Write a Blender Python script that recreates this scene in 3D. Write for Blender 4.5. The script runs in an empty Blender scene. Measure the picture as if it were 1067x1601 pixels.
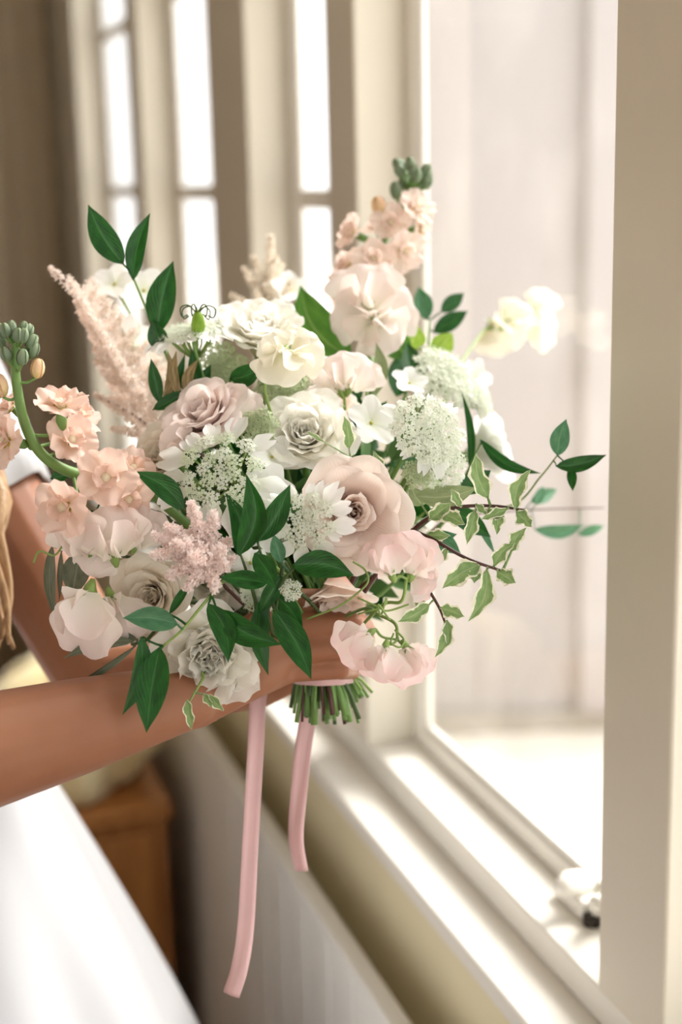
import bpy, math, random
import numpy as np
from mathutils import Vector, Matrix
from math import sin, cos, pi, radians, sqrt, atan2
random.seed(7)
rng = np.random.default_rng(7)
scene = bpy.context.scene
COL = scene.collection

# ------------------------------------------------------------------ camera
PITCH, ROLL = radians(12.9), radians(1.35)
FPX, CX, CY = 50/36*1601, 533.5, 800.5
_f = Vector((0, cos(PITCH), -sin(PITCH)))
_r0 = Vector((1, 0, 0)); _u0 = Vector((0, sin(PITCH), cos(PITCH)))
_r = cos(ROLL)*_r0 - sin(ROLL)*_u0
_u = sin(ROLL)*_r0 + cos(ROLL)*_u0
CAM = Vector((0, 0, 1.4))
cam = bpy.data.cameras.new('camera'); camo = bpy.data.objects.new('camera', cam); COL.objects.link(camo)
camo.matrix_world = Matrix(((_r.x, _u.x, -_f.x, CAM.x), (_r.y, _u.y, -_f.y, CAM.y), (_r.z, _u.z, -_f.z, CAM.z), (0, 0, 0, 1)))
cam.lens = 50; cam.sensor_width = 36; cam.sensor_fit = 'AUTO'; cam.clip_start = .05
cam.dof.use_dof = True; cam.dof.focus_distance = .905; cam.dof.aperture_fstop = 3.2
scene.camera = camo

# ------------------------------------------------------------------ sky, sun, exposure
W_ = bpy.data.worlds.new('sky'); scene.world = W_; W_.use_nodes = True
bg = W_.node_tree.nodes['Background']; bg.inputs[0].default_value = (.985, .99, 1.0, 1); bg.inputs[1].default_value = 1.0
sd = bpy.data.lights.new('sun', 'SUN'); sd.energy = 3.4; sd.angle = radians(35); sd.color = (1, .972, .93)
so = bpy.data.objects.new('sun', sd); COL.objects.link(so)
TH = radians(18.4)
DD = Vector((-sin(TH), cos(TH), 0)); NN = Vector((cos(TH), sin(TH), 0)); ZZ = Vector((0, 0, 1))
sdir = (NN*.78 + DD*.25 + ZZ*.85).normalized()          # towards the sun, outside the window
so.rotation_euler = sdir.to_track_quat('Z', 'Y').to_euler()
vs = scene.view_settings
vs.view_transform = 'Standard'; vs.look = 'None'; vs.gamma = 1; vs.use_curve_mapping = False; vs.exposure = 1.24

# ------------------------------------------------------------------ helpers
def at(x, y, d): return CAM + (_f + _r*((x-CX)/FPX) - _u*((y-CY)/FPX))*d
def cdir(r, u, t): return (_r*r + _u*u - _f*t).normalized()   # right, up, towards the camera
def px(n, d=.95): return n*d/FPX
def V(a): return Vector(a)
def lerp(a, b, t): return a+(b-a)*t
def sm(t): t = max(0, min(1, t)); return t*t*(3-2*t)

class MB:
    def __init__(s): s.v = []; s.f = []; s.uv = []
    def add(s, v, f, uv=None):
        o = len(s.v); s.v += [tuple(p) for p in v]; s.f += [tuple(i+o for i in q) for q in f]
        s.uv += list(uv) if uv is not None else [(.5, .5)]*len(v)
        return s
    def grid(s, P, UV=None, closed=False):
        P = np.asarray(P); nv, nu = P.shape[:2]
        if UV is None: UV = [(i/(nu-1 if nu > 1 else 1), j/(nv-1)) for j in range(nv) for i in range(nu)]
        f = []
        for j in range(nv-1):
            for i in range(nu if closed else nu-1):
                k = (i+1) % nu
                f.append((j*nu+i, j*nu+k, (j+1)*nu+k, (j+1)*nu+i))
        return s.add(P.reshape(-1, 3).tolist(), f, UV)
    def box(s, a, b, ux=V((1, 0, 0)), uy=V((0, 1, 0)), uz=ZZ, o=V((0, 0, 0))):
        c = [o+ux*x+uy*y+uz*z for z in (a[2], b[2]) for y in (a[1], b[1]) for x in (a[0], b[0])]
        return s.add(c, [(0, 2, 3, 1), (4, 5, 7, 6), (0, 1, 5, 4), (2, 6, 7, 3), (0, 4, 6, 2), (1, 3, 7, 5)])
    def tube(s, pts, rad, n=8, cap=True):
        pts = [V(p) for p in pts]; m = len(pts)
        if not hasattr(rad, '__len__'): rad = [rad]*m
        T = [(pts[min(i+1, m-1)]-pts[max(i-1, 0)]).normalized() for i in range(m)]
        a = T[0].orthogonal().normalized(); rows = []
        for i in range(m):
            a = (a - T[i]*a.dot(T[i])).normalized(); b = T[i].cross(a)
            rows.append([pts[i]+(a*cos(2*pi*k/n)+b*sin(2*pi*k/n))*rad[i] for k in range(n)])
        UV = [(k/n, i/(m-1)) for i in range(m) for k in range(n)]
        o = len(s.v); s.grid(rows, UV, True)
        if cap: s.f += [tuple(o+k for k in range(n))[::-1], tuple(o+(m-1)*n+k for k in range(n))]
        return s
    def ball(s, c, r, n=8, m=6, sq=(1, 1, 1)):
        rows = [[V(c)+V((cos(2*pi*k/n)*sin(pi*j/m)*r*sq[0], sin(2*pi*k/n)*sin(pi*j/m)*r*sq[1], cos(pi*j/m)*r*sq[2])) for k in range(n)] for j in range(m+1)]
        return s.grid(rows, [(k/n, j/m) for j in range(m+1) for k in range(n)], True)
    def mesh(s, name, origin=None, smooth=True):
        me = bpy.data.meshes.new(name)
        v = s.v
        if origin is not None: v = [(p[0]-origin[0], p[1]-origin[1], p[2]-origin[2]) for p in v]
        me.from_pydata(v, [], s.f)
        uvl = me.uv_layers.new(name='UVMap')
        idx = np.empty(len(me.loops), dtype=np.int32); me.loops.foreach_get('vertex_index', idx)
        uvl.data.foreach_set('uv', np.asarray(s.uv, dtype=np.float32)[idx].ravel())
        if smooth: me.polygons.foreach_set('use_smooth', [True]*len(me.polygons))
        me.validate(); me.update()
        return me

def spline(pts, n=16):
    pts = [V(p) for p in pts]
    if len(pts) == 2: return [pts[0].lerp(pts[1], i/(n-1)) for i in range(n)]
    P = [pts[0]*2-pts[1]]+pts+[pts[-1]*2-pts[-2]]; out = []
    for i in range(n):
        t = i/(n-1)*(len(pts)-1); k = min(int(t), len(pts)-2); t -= k
        a, b, c, d = P[k:k+4]
        out.append(.5*((2*b)+(c-a)*t+(2*a-5*b+4*c-d)*t*t+(3*b-a-3*c+d)*t**3))
    return out

WM = {}
def thing(name, label, cat, loc, group=None):
    o = bpy.data.objects.new(name, None); COL.objects.link(o); o.location = loc; o.empty_display_size = .01
    o['label'] = label; o['category'] = cat
    if group: o['group'] = group
    WM[o.name] = Matrix.Translation(loc); return o
def tag(o, label, cat, group=None):
    o['label'] = label; o['category'] = cat
    if group: o['group'] = group
    return o
def put(name, me, mat, parent=None, M=None, label=None, kind=None):
    M = M or Matrix()
    if mat is not None and not me.materials: me.materials.append(mat)
    o = bpy.data.objects.new(name, me); COL.objects.link(o)
    if parent is not None:
        o.parent = parent; o.matrix_local = WM[parent.name].inverted() @ M
    else: o.matrix_local = M
    WM[o.name] = M
    if label: o['label'] = label
    if kind: o['kind'] = kind
    return o
def build(name, mb, mat, parent=None, origin=None, label=None, kind=None, smooth=True):
    if origin is None: origin = V(mb.v[0])
    return put(name, mb.mesh(name, origin, smooth), mat, parent, Matrix.Translation(origin), label, kind)
def orient(loc, z, spin=0, s=1, yhint=None):
    z = V(z).normalized()
    if yhint is not None: y = V(yhint)
    else: y = _u if abs(z.dot(_u)) < .9 else _r
    y = (y - z*y.dot(z)).normalized(); x = y.cross(z)
    R = Matrix((x, y, z)).transposed().to_4x4()
    return Matrix.Translation(loc) @ R @ Matrix.Rotation(spin, 4, 'Z') @ Matrix.Scale(s, 4)

# ------------------------------------------------------------------ materials
def srgb(*c): return tuple(((x/255)/12.92 if x/255 <= .04045 else ((x/255+.055)/1.055)**2.4) for x in c[:3])+(1,)
def newmat(name):
    m = bpy.data.materials.new(name); m.use_nodes = True
    n = m.node_tree.nodes; l = m.node_tree.links
    return m, n, l, n['Principled BSDF'], n['Material Output']
def ramp(n, stops):
    r = n.new('ShaderNodeValToRGB'); e = r.color_ramp.elements
    while len(e) > 1: e.remove(e[-1])
    e[0].position, e[0].color = stops[0]
    for p, c in stops[1:]:
        q = e.new(p); q.color = c
    return r
def petal_mat(name, base, mid, tip, trans=.42, pm=.45, var=.05, rough=.55):
    m, n, l, b, out = newmat(name)
    uv = n.new('ShaderNodeUVMap'); sep = n.new('ShaderNodeSeparateXYZ'); l.new(uv.outputs[0], sep.inputs[0])
    no = n.new('ShaderNodeTexNoise'); no.inputs['Scale'].default_value = 3; l.new(uv.outputs[0], no.inputs[0])
    ad = n.new('ShaderNodeMath'); ad.operation = 'MULTIPLY_ADD'; ad.inputs[1].default_value = .25
    l.new(no.outputs[0], ad.inputs[0]); 
    su = n.new('ShaderNodeMath'); su.operation = 'SUBTRACT'; su.inputs[1].default_value = .125
    l.new(sep.outputs[1], su.inputs[0]); l.new(su.outputs[0], ad.inputs[2])
    rp = ramp(n, [(0, base), (pm, mid), (1, tip)]); l.new(ad.outputs[0], rp.inputs[0])
    oi = n.new('ShaderNodeObjectInfo'); hs = n.new('ShaderNodeHueSaturation')
    mr = n.new('ShaderNodeMapRange'); mr.inputs[3].default_value = 1-var; mr.inputs[4].default_value = 1+var
    l.new(oi.outputs['Random'], mr.inputs[0]); l.new(mr.outputs[0], hs.inputs['Value']); l.new(rp.outputs[0], hs.inputs['Color'])
    l.new(hs.outputs[0], b.inputs['Base Color']); b.inputs['Roughness'].default_value = rough
    b.inputs['Specular IOR Level'].default_value = .25
    wv = n.new('ShaderNodeTexWave'); wv.inputs['Scale'].default_value = 9; wv.inputs['Distortion'].default_value = 2.5
    l.new(uv.outputs[0], wv.inputs[0])
    bp = n.new('ShaderNodeBump'); bp.inputs['Strength'].default_value = .12; bp.inputs['Distance'].default_value = .001
    l.new(wv.outputs[0], bp.inputs['Height']); l.new(bp.outputs[0], b.inputs['Normal'])
    tr = n.new('ShaderNodeBsdfTranslucent'); l.new(hs.outputs[0], tr.inputs[0])
    mx = n.new('ShaderNodeMixShader'); mx.inputs[0].default_value = trans
    l.new(b.outputs[0], mx.inputs[1]); l.new(tr.outputs[0], mx.inputs[2]); l.new(mx.outputs[0], out.inputs[0])
    return m
def leaf_mat(name, c1, c2, rib, back=None, trans=.18, rough=.36, edge=None):
    m, n, l, b, out = newmat(name)
    uv = n.new('ShaderNodeUVMap'); sep = n.new('ShaderNodeSeparateXYZ'); l.new(uv.outputs[0], sep.inputs[0])
    no = n.new('ShaderNodeTexNoise'); no.inputs['Scale'].default_value = 4; no.inputs['Detail'].default_value = 4
    oi = n.new('ShaderNodeObjectInfo')
    va = n.new('ShaderNodeVectorMath'); l.new(uv.outputs[0], va.inputs[0]); l.new(oi.outputs['Location'], va.inputs[1]); l.new(va.outputs[0], no.inputs[0])
    rp = ramp(n, [(.3, c1), (.7, c2)]); l.new(no.outputs[0], rp.inputs[0])
    ce = n.new('ShaderNodeMath'); ce.operation = 'SUBTRACT'; ce.inputs[1].default_value = .5; l.new(sep.outputs[0], ce.inputs[0])
    ab = n.new('ShaderNodeMath'); ab.operation = 'ABSOLUTE'; l.new(ce.outputs[0], ab.inputs[0])
    lt = n.new('ShaderNodeMapRange'); lt.inputs[1].default_value = .012; lt.inputs[2].default_value = .04; lt.inputs[3].default_value = .7; lt.inputs[4].default_value = 0
    l.new(ab.outputs[0], lt.inputs[0])
    mix = n.new('ShaderNodeMix'); mix.data_type = 'RGBA'; l.new(lt.outputs[0], mix.inputs[0]); l.new(rp.outputs[0], mix.inputs[6]); mix.inputs[7].default_value = rib
    colr = mix.outputs[2]
    if edge is not None:
        n2 = n.new('ShaderNodeTexNoise'); n2.inputs['Scale'].default_value = 5; l.new(va.outputs[0], n2.inputs[0])
        a2 = n.new('ShaderNodeMath'); a2.operation = 'MULTIPLY_ADD'; a2.inputs[1].default_value = .35; l.new(n2.outputs[0], a2.inputs[0]); l.new(ab.outputs[0], a2.inputs[2])
        er = n.new('ShaderNodeMapRange'); er.inputs[1].default_value = .53; er.inputs[2].default_value = .57; l.new(a2.outputs[0], er.inputs[0])
        m2 = n.new('ShaderNodeMix'); m2.data_type = 'RGBA'; l.new(er.outputs[0], m2.inputs[0]); l.new(colr, m2.inputs[6]); m2.inputs[7].default_value = edge; colr = m2.outputs[2]
    if back is not None:
        ge = n.new('ShaderNodeNewGeometry'); m3 = n.new('ShaderNodeMix'); m3.data_type = 'RGBA'
        l.new(ge.outputs['Backfacing'], m3.inputs[0]); l.new(colr, m3.inputs[6]); m3.inputs[7].default_value = back; colr = m3.outputs[2]
    l.new(colr, b.inputs['Base Color']); b.inputs['Roughness'].default_value = rough; b.inputs['Specular IOR Level'].default_value = .35
    wv = n.new('ShaderNodeTexWave'); wv.bands_direction = 'DIAGONAL'; wv.inputs['Scale'].default_value = 5; wv.inputs['Distortion'].default_value = 1
    l.new(uv.outputs[0], wv.inputs[0])
    bp = n.new('ShaderNodeBump'); bp.inputs['Strength'].default_value = .12; bp.inputs['Distance'].default_value = .001
    l.new(wv.outputs[0], bp.inputs['Height']); l.new(bp.outputs[0], b.inputs['Normal'])
    tr = n.new('ShaderNodeBsdfTranslucent'); l.new(colr, tr.inputs[0])
    mx = n.new('ShaderNodeMixShader'); mx.inputs[0].default_value = trans
    l.new(b.outputs[0], mx.inputs[1]); l.new(tr.outputs[0], mx.inputs[2]); l.new(mx.outputs[0], out.inputs[0])
    return m
def plain(name, c, rough=.5, noise=.08, scale=20, bump=0, sss=0, trans=0, spec=.4, stretch=None, c2=None, sheen=0):
    m, n, l, b, out = newmat(name)
    tc = n.new('ShaderNodeTexCoord'); no = n.new('ShaderNodeTexNoise'); no.inputs['Scale'].default_value = scale; no.inputs['Detail'].default_value = 5
    src = tc.outputs['Object']
    if stretch:
        mp = n.new('ShaderNodeMapping'); mp.inputs['Scale'].default_value = stretch; l.new(src, mp.inputs[0]); src = mp.outputs[0]
    l.new(src, no.inputs[0])
    d = c2 or tuple(x*(1-noise) for x in c[:3])+(1,)
    rp = ramp(n, [(.3, d), (.7, c)]); l.new(no.outputs[0], rp.inputs[0]); l.new(rp.outputs[0], b.inputs['Base Color'])
    b.inputs['Roughness'].default_value = rough; b.inputs['Specular IOR Level'].default_value = spec
    if sss:
        b.inputs['Subsurface Weight'].default_value = sss; b.inputs['Subsurface Radius'].default_value = (1, .35, .2); b.inputs['Subsurface Scale'].default_value = .006
    if sheen: b.inputs['Sheen Weight'].default_value = sheen
    if bump:
        bp = n.new('ShaderNodeBump'); bp.inputs['Strength'].default_value = bump; bp.inputs['Distance'].default_value = .002
        l.new(no.outputs[0], bp.inputs['Height']); l.new(bp.outputs[0], b.inputs['Normal'])
    if trans:
        tr = n.new('ShaderNodeBsdfTranslucent'); l.new(rp.outputs[0], tr.inputs[0]); mx = n.new('ShaderNodeMixShader'); mx.inputs[0].default_value = trans
        l.new(b.outputs[0], mx.inputs[1]); l.new(tr.outputs[0], mx.inputs[2]); l.new(mx.outputs[0], out.inputs[0])
    return m

M = {}
M['blush'] = petal_mat('blush_rose_petal', srgb(224, 142, 100), srgb(241, 218, 203), srgb(247, 235, 226))
M['dusty'] = petal_mat('dusty_rose_petal', srgb(222, 194, 182), srgb(238, 220, 212), srgb(244, 232, 226))
M['white'] = petal_mat('white_rose_petal', srgb(236, 228, 190), srgb(248, 245, 232), srgb(251, 249, 242), trans=.55)
M['cream'] = petal_mat('cream_rose_petal', srgb(228, 194, 150), srgb(243, 231, 212), srgb(248, 241, 228))
M['pwhite'] = petal_mat('pure_white_petal', srgb(236, 240, 220), srgb(248, 249, 244), srgb(251, 251, 248))
M['stock'] = petal_mat('peach_stock_petal', srgb(242, 232, 204), srgb(243, 220, 204), srgb(242, 212, 198), pm=.35)
M['stock_pale'] = petal_mat('pale_peach_stock_petal', srgb(247, 234, 206), srgb(248, 232, 220), srgb(249, 228, 218), pm=.35)
M['pea'] = petal_mat('sweet_pea_blush_petal', srgb(247, 243, 228), srgb(247, 238, 230), srgb(247, 231, 226), trans=.4)
M['pea_pink'] = petal_mat('sweet_pea_pink_petal', srgb(248, 242, 232), srgb(248, 234, 228), srgb(246, 216, 213), trans=.4)
M['pea_white'] = petal_mat('sweet_pea_ivory_petal', srgb(236, 234, 200), srgb(248, 242, 224), srgb(250, 246, 232), trans=.4)
M['bud_green'] = petal_mat('bud_sage_green', srgb(96, 122, 70), srgb(120, 140, 112), srgb(150, 160, 130), trans=.1)
M['bud_peach'] = petal_mat('bud_peach_yellow', srgb(170, 170, 80), srgb(236, 206, 160), srgb(242, 196, 168), trans=.2)
M['ruscus'] = leaf_mat('ruscus_leaf', srgb(18, 64, 18), srgb(34, 96, 28), srgb(62, 118, 50), back=srgb(84, 118, 66))
M['ruscus_cool'] = leaf_mat('ruscus_leaf_cool', srgb(58, 108, 74), srgb(84, 132, 92), srgb(104, 146, 104), back=srgb(110, 146, 110), trans=.25)
M['leaf_mid'] = leaf_mat('mid_green_leaf', srgb(70, 118, 44), srgb(96, 148, 62), srgb(140, 170, 96), back=srgb(150, 170, 110), trans=.3)
M['leaf_lime'] = leaf_mat('lime_leaf', srgb(140, 178, 60), srgb(166, 196, 84), srgb(190, 210, 120), trans=.45)
M['olive'] = leaf_mat('olive_leaf', srgb(84, 92, 70), srgb(112, 116, 94), srgb(140, 142, 118), back=srgb(136, 132, 112), trans=.08, rough=.5)
M['sage'] = leaf_mat('sage_leaf', srgb(128, 146, 98), srgb(156, 168, 124), srgb(184, 192, 150), back=srgb(160, 172, 130), trans=.25, rough=.5)
M['brown_leaf'] = leaf_mat('brown_backed_leaf', srgb(96, 88, 50), srgb(170, 144, 100), srgb(196, 172, 130), trans=.15, rough=.5)
M['varieg'] = leaf_mat('variegated_leaf', srgb(112, 146, 84), srgb(146, 170, 112), srgb(170, 188, 138), trans=.25, rough=.45, edge=srgb(242, 240, 214))
M['stem'] = plain('green_stem', srgb(112, 148, 78), .45, .2, 60, trans=0)
M['stem_dark'] = plain('dark_green_stem', srgb(70, 92, 50), .5, .25, 60)
M['twig'] = plain('dark_red_twig', srgb(84, 52, 44), .5, .25, 80)
M['tendril'] = plain('pale_tendril', srgb(134, 160, 84), .45, .15, 60)
M['floret_white'] = plain('tiny_white_floret', srgb(250, 251, 245), .6, .05, 120, trans=.45, c2=srgb(236, 242, 222))
M['floret_green'] = plain('tiny_green_white_floret', srgb(248, 251, 240), .6, .25, 120, trans=.45, c2=srgb(220, 232, 196))
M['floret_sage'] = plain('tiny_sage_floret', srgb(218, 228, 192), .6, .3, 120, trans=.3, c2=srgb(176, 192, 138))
M['plume_pink'] = plain('pink_plume', srgb(252, 244, 240), .7, .1, 150, trans=.5, c2=srgb(248, 232, 226))
M['plume_cream'] = plain('cream_plume', srgb(246, 236, 220), .7, .1, 200, trans=.3)
M['plume_back'] = plain('dusky_pink_plume', srgb(251, 243, 236), .7, .1, 150, trans=.5, c2=srgb(245, 232, 220))
M['yellow'] = plain('yellow_green_centre', srgb(196, 186, 74), .5, .3, 120)
M['bead'] = plain('cream_bead', srgb(244, 232, 200), .4, .08, 90, trans=.15)
M['skin'] = plain('skin', srgb(156, 108, 80), .5, .06, 14, sss=.25, spec=.28, c2=srgb(144, 96, 70))
M['nail'] = plain('nail', srgb(232, 160, 150), .2, .03, 30)
M['gown'] = plain('white_satin', srgb(188, 188, 190), .38, .02, 6, spec=.45, sheen=.2)
M['hair'] = plain('golden_hair', srgb(206, 170, 126), .4, .35, 40, stretch=(8, 8, 1), c2=srgb(156, 116, 78))
M['ribbon'] = plain('pink_silk_ribbon', srgb(232, 192, 190), .42, .05, 40, trans=.15, sheen=.3)
M['paint'] = plain('cream_paint', srgb(226, 219, 202), .42, .05, 7, bump=.10, spec=.4)
M['paint_white'] = plain('white_gloss_paint', srgb(240, 236, 226), .36, .04, 7, bump=.08, spec=.45)
M['apron'] = plain('beige_wall_paint', srgb(238, 226, 190), .6, .05, 9, bump=.1)
M['board'] = plain('grey_white_board_paint', srgb(234, 231, 224), .5, .05, 9, bump=.08)
M['ceiling'] = plain('ceiling_plaster', srgb(206, 190, 164), .8, .05, 5)
M['wall'] = plain('warm_wall_plaster', srgb(222, 218, 210), .8, .06, 5)
M['floor'] = plain('oak_floor', srgb(150, 108, 70), .45, .3, 4, stretch=(1, 10, 1))
M['wood'] = plain('honey_brown_wood', srgb(192, 134, 76), .42, .35, 7, stretch=(10, 10, 1), c2=srgb(152, 96, 48))
M['darkwood'] = plain('dark_stained_wood', srgb(70, 48, 36), .5, .3, 7, stretch=(10, 10, 1))
M['curtain'] = plain('brown_curtain_cloth', srgb(54, 36, 24), .85, .2, 30, sheen=.3)
M['sheer'] = plain('cream_curtain_cloth', srgb(240, 226, 200), .8, .04, 30, trans=.5)
M['throw'] = plain('cream_throw_cloth', srgb(236, 224, 184), .8, .08, 22, sheen=.3, c2=srgb(214, 190, 134))
M['ground'] = plain('pale_gravel', srgb(238, 232, 222), .9, .12, 30)
M['render'] = plain('pale_pink_render', srgb(174, 169, 170), .9, .04, .8)
M['stone'] = plain('grey_stone', srgb(170, 164, 156), .9, .15, 6)
M['black'] = plain('dark_brown', srgb(52, 44, 36), .5, .2, 40)
def glass():
    m, n, l, b, out = newmat('window_glass'); n.remove(b)
    t = n.new('ShaderNodeBsdfTransparent'); g = n.new('ShaderNodeBsdfGlossy'); g.inputs['Roughness'].default_value = .02
    fr = n.new('ShaderNodeFresnel'); 
    ge = n.new('ShaderNodeNewGeometry'); io = n.new('ShaderNodeMapRange'); io.inputs[3].default_value = 1.3; io.inputs[4].default_value = 1/1.3
    l.new(ge.outputs['Backfacing'], io.inputs[0]); l.new(io.outputs[0], fr.inputs[0])      # same reflection from either side of a thin pane
    mx = n.new('ShaderNodeMixShader'); l.new(fr.outputs[0], mx.inputs[0]); l.new(t.outputs[0], mx.inputs[1]); l.new(g.outputs[0], mx.inputs[2])
    # dusty film and a few smudges
    tc = n.new('ShaderNodeTexCoord'); no = n.new('ShaderNodeTexNoise'); no.inputs['Scale'].default_value = 9; no.inputs['Detail'].default_value = 3; l.new(tc.outputs['Object'], no.inputs[0])
    rp = ramp(n, [(.5, (.0, .0, .0, 1)), (.8, (.025, .025, .025, 1))]); l.new(no.outputs[0], rp.inputs[0])
    df = n.new('ShaderNodeBsdfTranslucent'); df.inputs[0].default_value = (.85, .8, .76, 1)
    m2 = n.new('ShaderNodeMixShader'); l.new(rp.outputs[0], m2.inputs[0]); l.new(mx.outputs[0], m2.inputs[1]); l.new(df.outputs[0], m2.inputs[2]); l.new(m2.outputs[0], out.inputs[0])
    return m
M['glass'] = glass()

# ------------------------------------------------------------------ the room
def wp(s, lat, z): return DD*s + NN*lat + ZZ*z
def wbox(mb, s0, s1, l0, l1, z0, z1): return mb.box((l0, s0, z0), (l1, s1, z1), NN, DD, ZZ)
def struct(name, mb, mat, parent=None, smooth=False, origin=None):
    o = build(name, mb, mat, parent, origin, None, 'structure' if parent is None else None, smooth)
    return o
def bev(o, w=.003, seg=2):
    m = o.modifiers.new('bevel', 'BEVEL'); m.width = w; m.segments = seg; m.limit_method = 'ANGLE'; m.harden_normals = True
    o.data.polygons.foreach_set('use_smooth', [True]*len(o.data.polygons)); return o
S0, S1, LEFT, TOP = -1.6, 3.75, -2.3, 2.75
struct('floor', wbox(MB(), S0, S1, LEFT, .62, -.05, 0), M['floor'])
struct('ceiling', wbox(MB(), S0, S1, LEFT, .62, TOP, TOP+.05), M['ceiling'])
struct('wall_left', wbox(MB(), S0, S1, LEFT-.06, LEFT, 0, TOP), M['wall'])
mb = MB()
for (a_, b_, c_, d_) in ((LEFT, -1.95, 0, TOP), (-.2, .62, 0, TOP), (-1.95, -.2, 2.35, TOP)): wbox(mb, S0-.06, S0, a_, b_, c_, d_)
struct('wall_rear_unseen', mb, M['wall'])  # unseen wall added to limit fill light from behind, opening sized for it
struct('wall_back', wbox(MB(), S1, S1+.06, LEFT, .62, 0, TOP), M['wall'])
APL = .462
mb = MB(); wbox(mb, S0, S1, APL, .60, 0, .7465); struct('wall_right', mb, M['apron'])
mb = MB(); wbox(mb, S0, S1, .485, .556, 2.35, TOP); struct('wall_right_top', mb, M['paint'])
# sill board, frame riser and inner sill
bev(struct('trim_1', wbox(MB(), S0, S1, .437, .60, .7465, .766), M['paint_white']), .004)
bev(struct('trim_2', wbox(MB(), S0, S1, .489, .575, .766, .797), M['paint_white']), .003)
OPEN = [(.16, .775), (.868, 1.388), (1.48, 1.803), (2.005, 2.5), (2.6, 3.2)]
edges = [S0]+[e for o in OPEN for e in o]+[S1]
k = 3
for a, b in zip(edges[0::2], edges[1::2]):
    p = struct('trim_%d' % k, wbox(MB(), a, b, .486, .556, .797, 2.35), M['paint'], smooth=True); bev(p, .0035, 3); k += 1
def window(n, a, b, rails):
    w = bpy.data.objects.new('window_%d' % n, None); COL.objects.link(w); w['kind'] = 'structure'
    base = wp((a+b)/2, .56, .797); w.location = base; WM[w.name] = Matrix.Translation(base)
    z0, z1 = .797, 2.35; L0, L1 = .541, .5545; st = .025
    for (p, q, r, t) in ((a, a+st, z0, z1), (b-st, b, z0, z1), (a+st, b-st, z0, z0+.022), (a+st, b-st, z1-.03, z1)):
        bev(build('sash_rail' if r == z0 and t < 1 or t == z1 and r > 2 else 'sash_stile', wbox(MB(), p, q, L0, L1, r, t), M['paint_white'], w, smooth=True), .004, 3)
    # glazing bead, a thin second step inside the sash
    m = .004
    for (p, q, r, t) in ((a+st, a+st+m, z0+.022, z1-.03), (b-st-m, b-st, z0+.022, z1-.03), (a+st+m, b-st-m, z0+.022, z0+.022+m)):
        build('glazing_bead', wbox(MB(), p, q, L0+.004, L1-.002, r, t), M['paint_white'], w)
    build('pane', wbox(MB(), a+st-.004, b-st+.004, 0.5485, .5505, z0+.018, z1-.028), M['glass'], w, smooth=False)
    for z in rails:
        bev(build('muntin', wbox(MB(), a+st, b-st, 0.5432, .5545, z-.012, z+.012), M['paint_white'], w, smooth=True), .004)
    return w
window(1, *OPEN[1], [])
window(2, *OPEN[2], [1.385, 1.09, 1.70])
window(3, *OPEN[3], [1.395, 1.08, 1.72])
window(4, *OPEN[4], [1.40, 1.08, 1.72])
window(5, *OPEN[0], [])
# boarded screen below the sill: upright boards and a cap rail in front of the wall
scr = bpy.data.objects.new('trim_20', None); COL.objects.link(scr); scr['kind'] = 'structure'
base = wp(1, .40, 0); scr.location = base; WM[scr.name] = Matrix.Translation(base)
s = .05; me = None; bw = .082
me = wbox(MB(), 0, bw-.005, 0, .014, 0, .640).mesh('board', smooth=False)
while s < 2.36:
    o = put('board', me, M['board'], scr, Matrix.Translation(wp(s, .399, .0))); bev(o, .003); s += bw
build('backing_panel', wbox(MB(), .05, 2.38, .410, .4165, 0, .640), M['board'], scr)
bev(build('cap_rail', wbox(MB(), .05, 2.38, .396, .418, .640, .656), M['board'], scr, smooth=True), .004)

# catch on the bottom rail of the sash
latch = thing('window_catch', 'white painted window catch on the sash rail beside the near post', 'latch', wp(.98, .535, .797))
mb = MB(); P0 = wp(.985, .541, .800)
mb.tube(spline([wp(.985, .541, .815), wp(.982, .532, .822), wp(.978, .520, .826), wp(.972, .508, .824)], 10), [.009, .010, .011, .011, .011, .011, .011, .010, .009, .006], 10)
build('catch_arm', mb, M['paint_white'], latch)
mb = MB(); wbox(mb, .962, 1.012, .522, .545, .7975, .816); bev(build('catch_base', mb, M['paint_white'], latch, smooth=True), .005, 3)
mb = MB(); mb.tube(spline([wp(.955, .535, .812), wp(.940, .525, .826), wp(.925, .520, .835)], 8), [.008, .008, .008, .007, .007, .007, .006, .004], 9); build('catch_handle', mb, M['paint_white'], latch)
mb = MB(); mb.tube([wp(.957, .530, .7975), wp(.957, .530, .806)], .008, 10); build('catch_dark_spot', mb, M['black'], latch, label='dark round spot')  # short dark round piece under the catch handle

# curtains at the far end
def curtain(name, label, mat, s, l0, l1, z0, z1, amp, n, par=None):
    rows = []
    for j in range(14):
        z = lerp(z0, z1, j/13); r = []
        for i in range(n*8+1):
            t = i/(n*8); a = amp*(1-.3*j/13)
            r.append(wp(s+a*sin(t*n*2*pi+.5*sin(j*.5))+.3*a*sin(t*n*4.4*pi+1), lerp(l0, l1, t)+.004*sin(j*.8+i), z))
        rows.append(r)
    mb = MB(); mb.grid(rows)
    o = build(name, mb, mat); o.modifiers.new('t', 'SOLIDIFY').thickness = .003
    return tag(o, label, 'curtain')
curtain('brown_curtain', 'dark brown curtain hanging in folds at the far left', M['curtain'], 3.0, -1.05, .155, .02, 2.6, .04, 9)
curtain('cream_curtain', 'cream curtain hanging beside the farthest window', M['sheer'], 3.52, .13, .47, .02, 2.6, .022, 5)
rod = MB(); rod.tube([wp(3.0, -1.1, 2.62), wp(3.0, .2, 2.62)], .012, 10); tag(build('curtain_rod', rod, M['darkwood']), 'dark wooden rod carrying the brown curtain', 'curtain rod')
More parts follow.
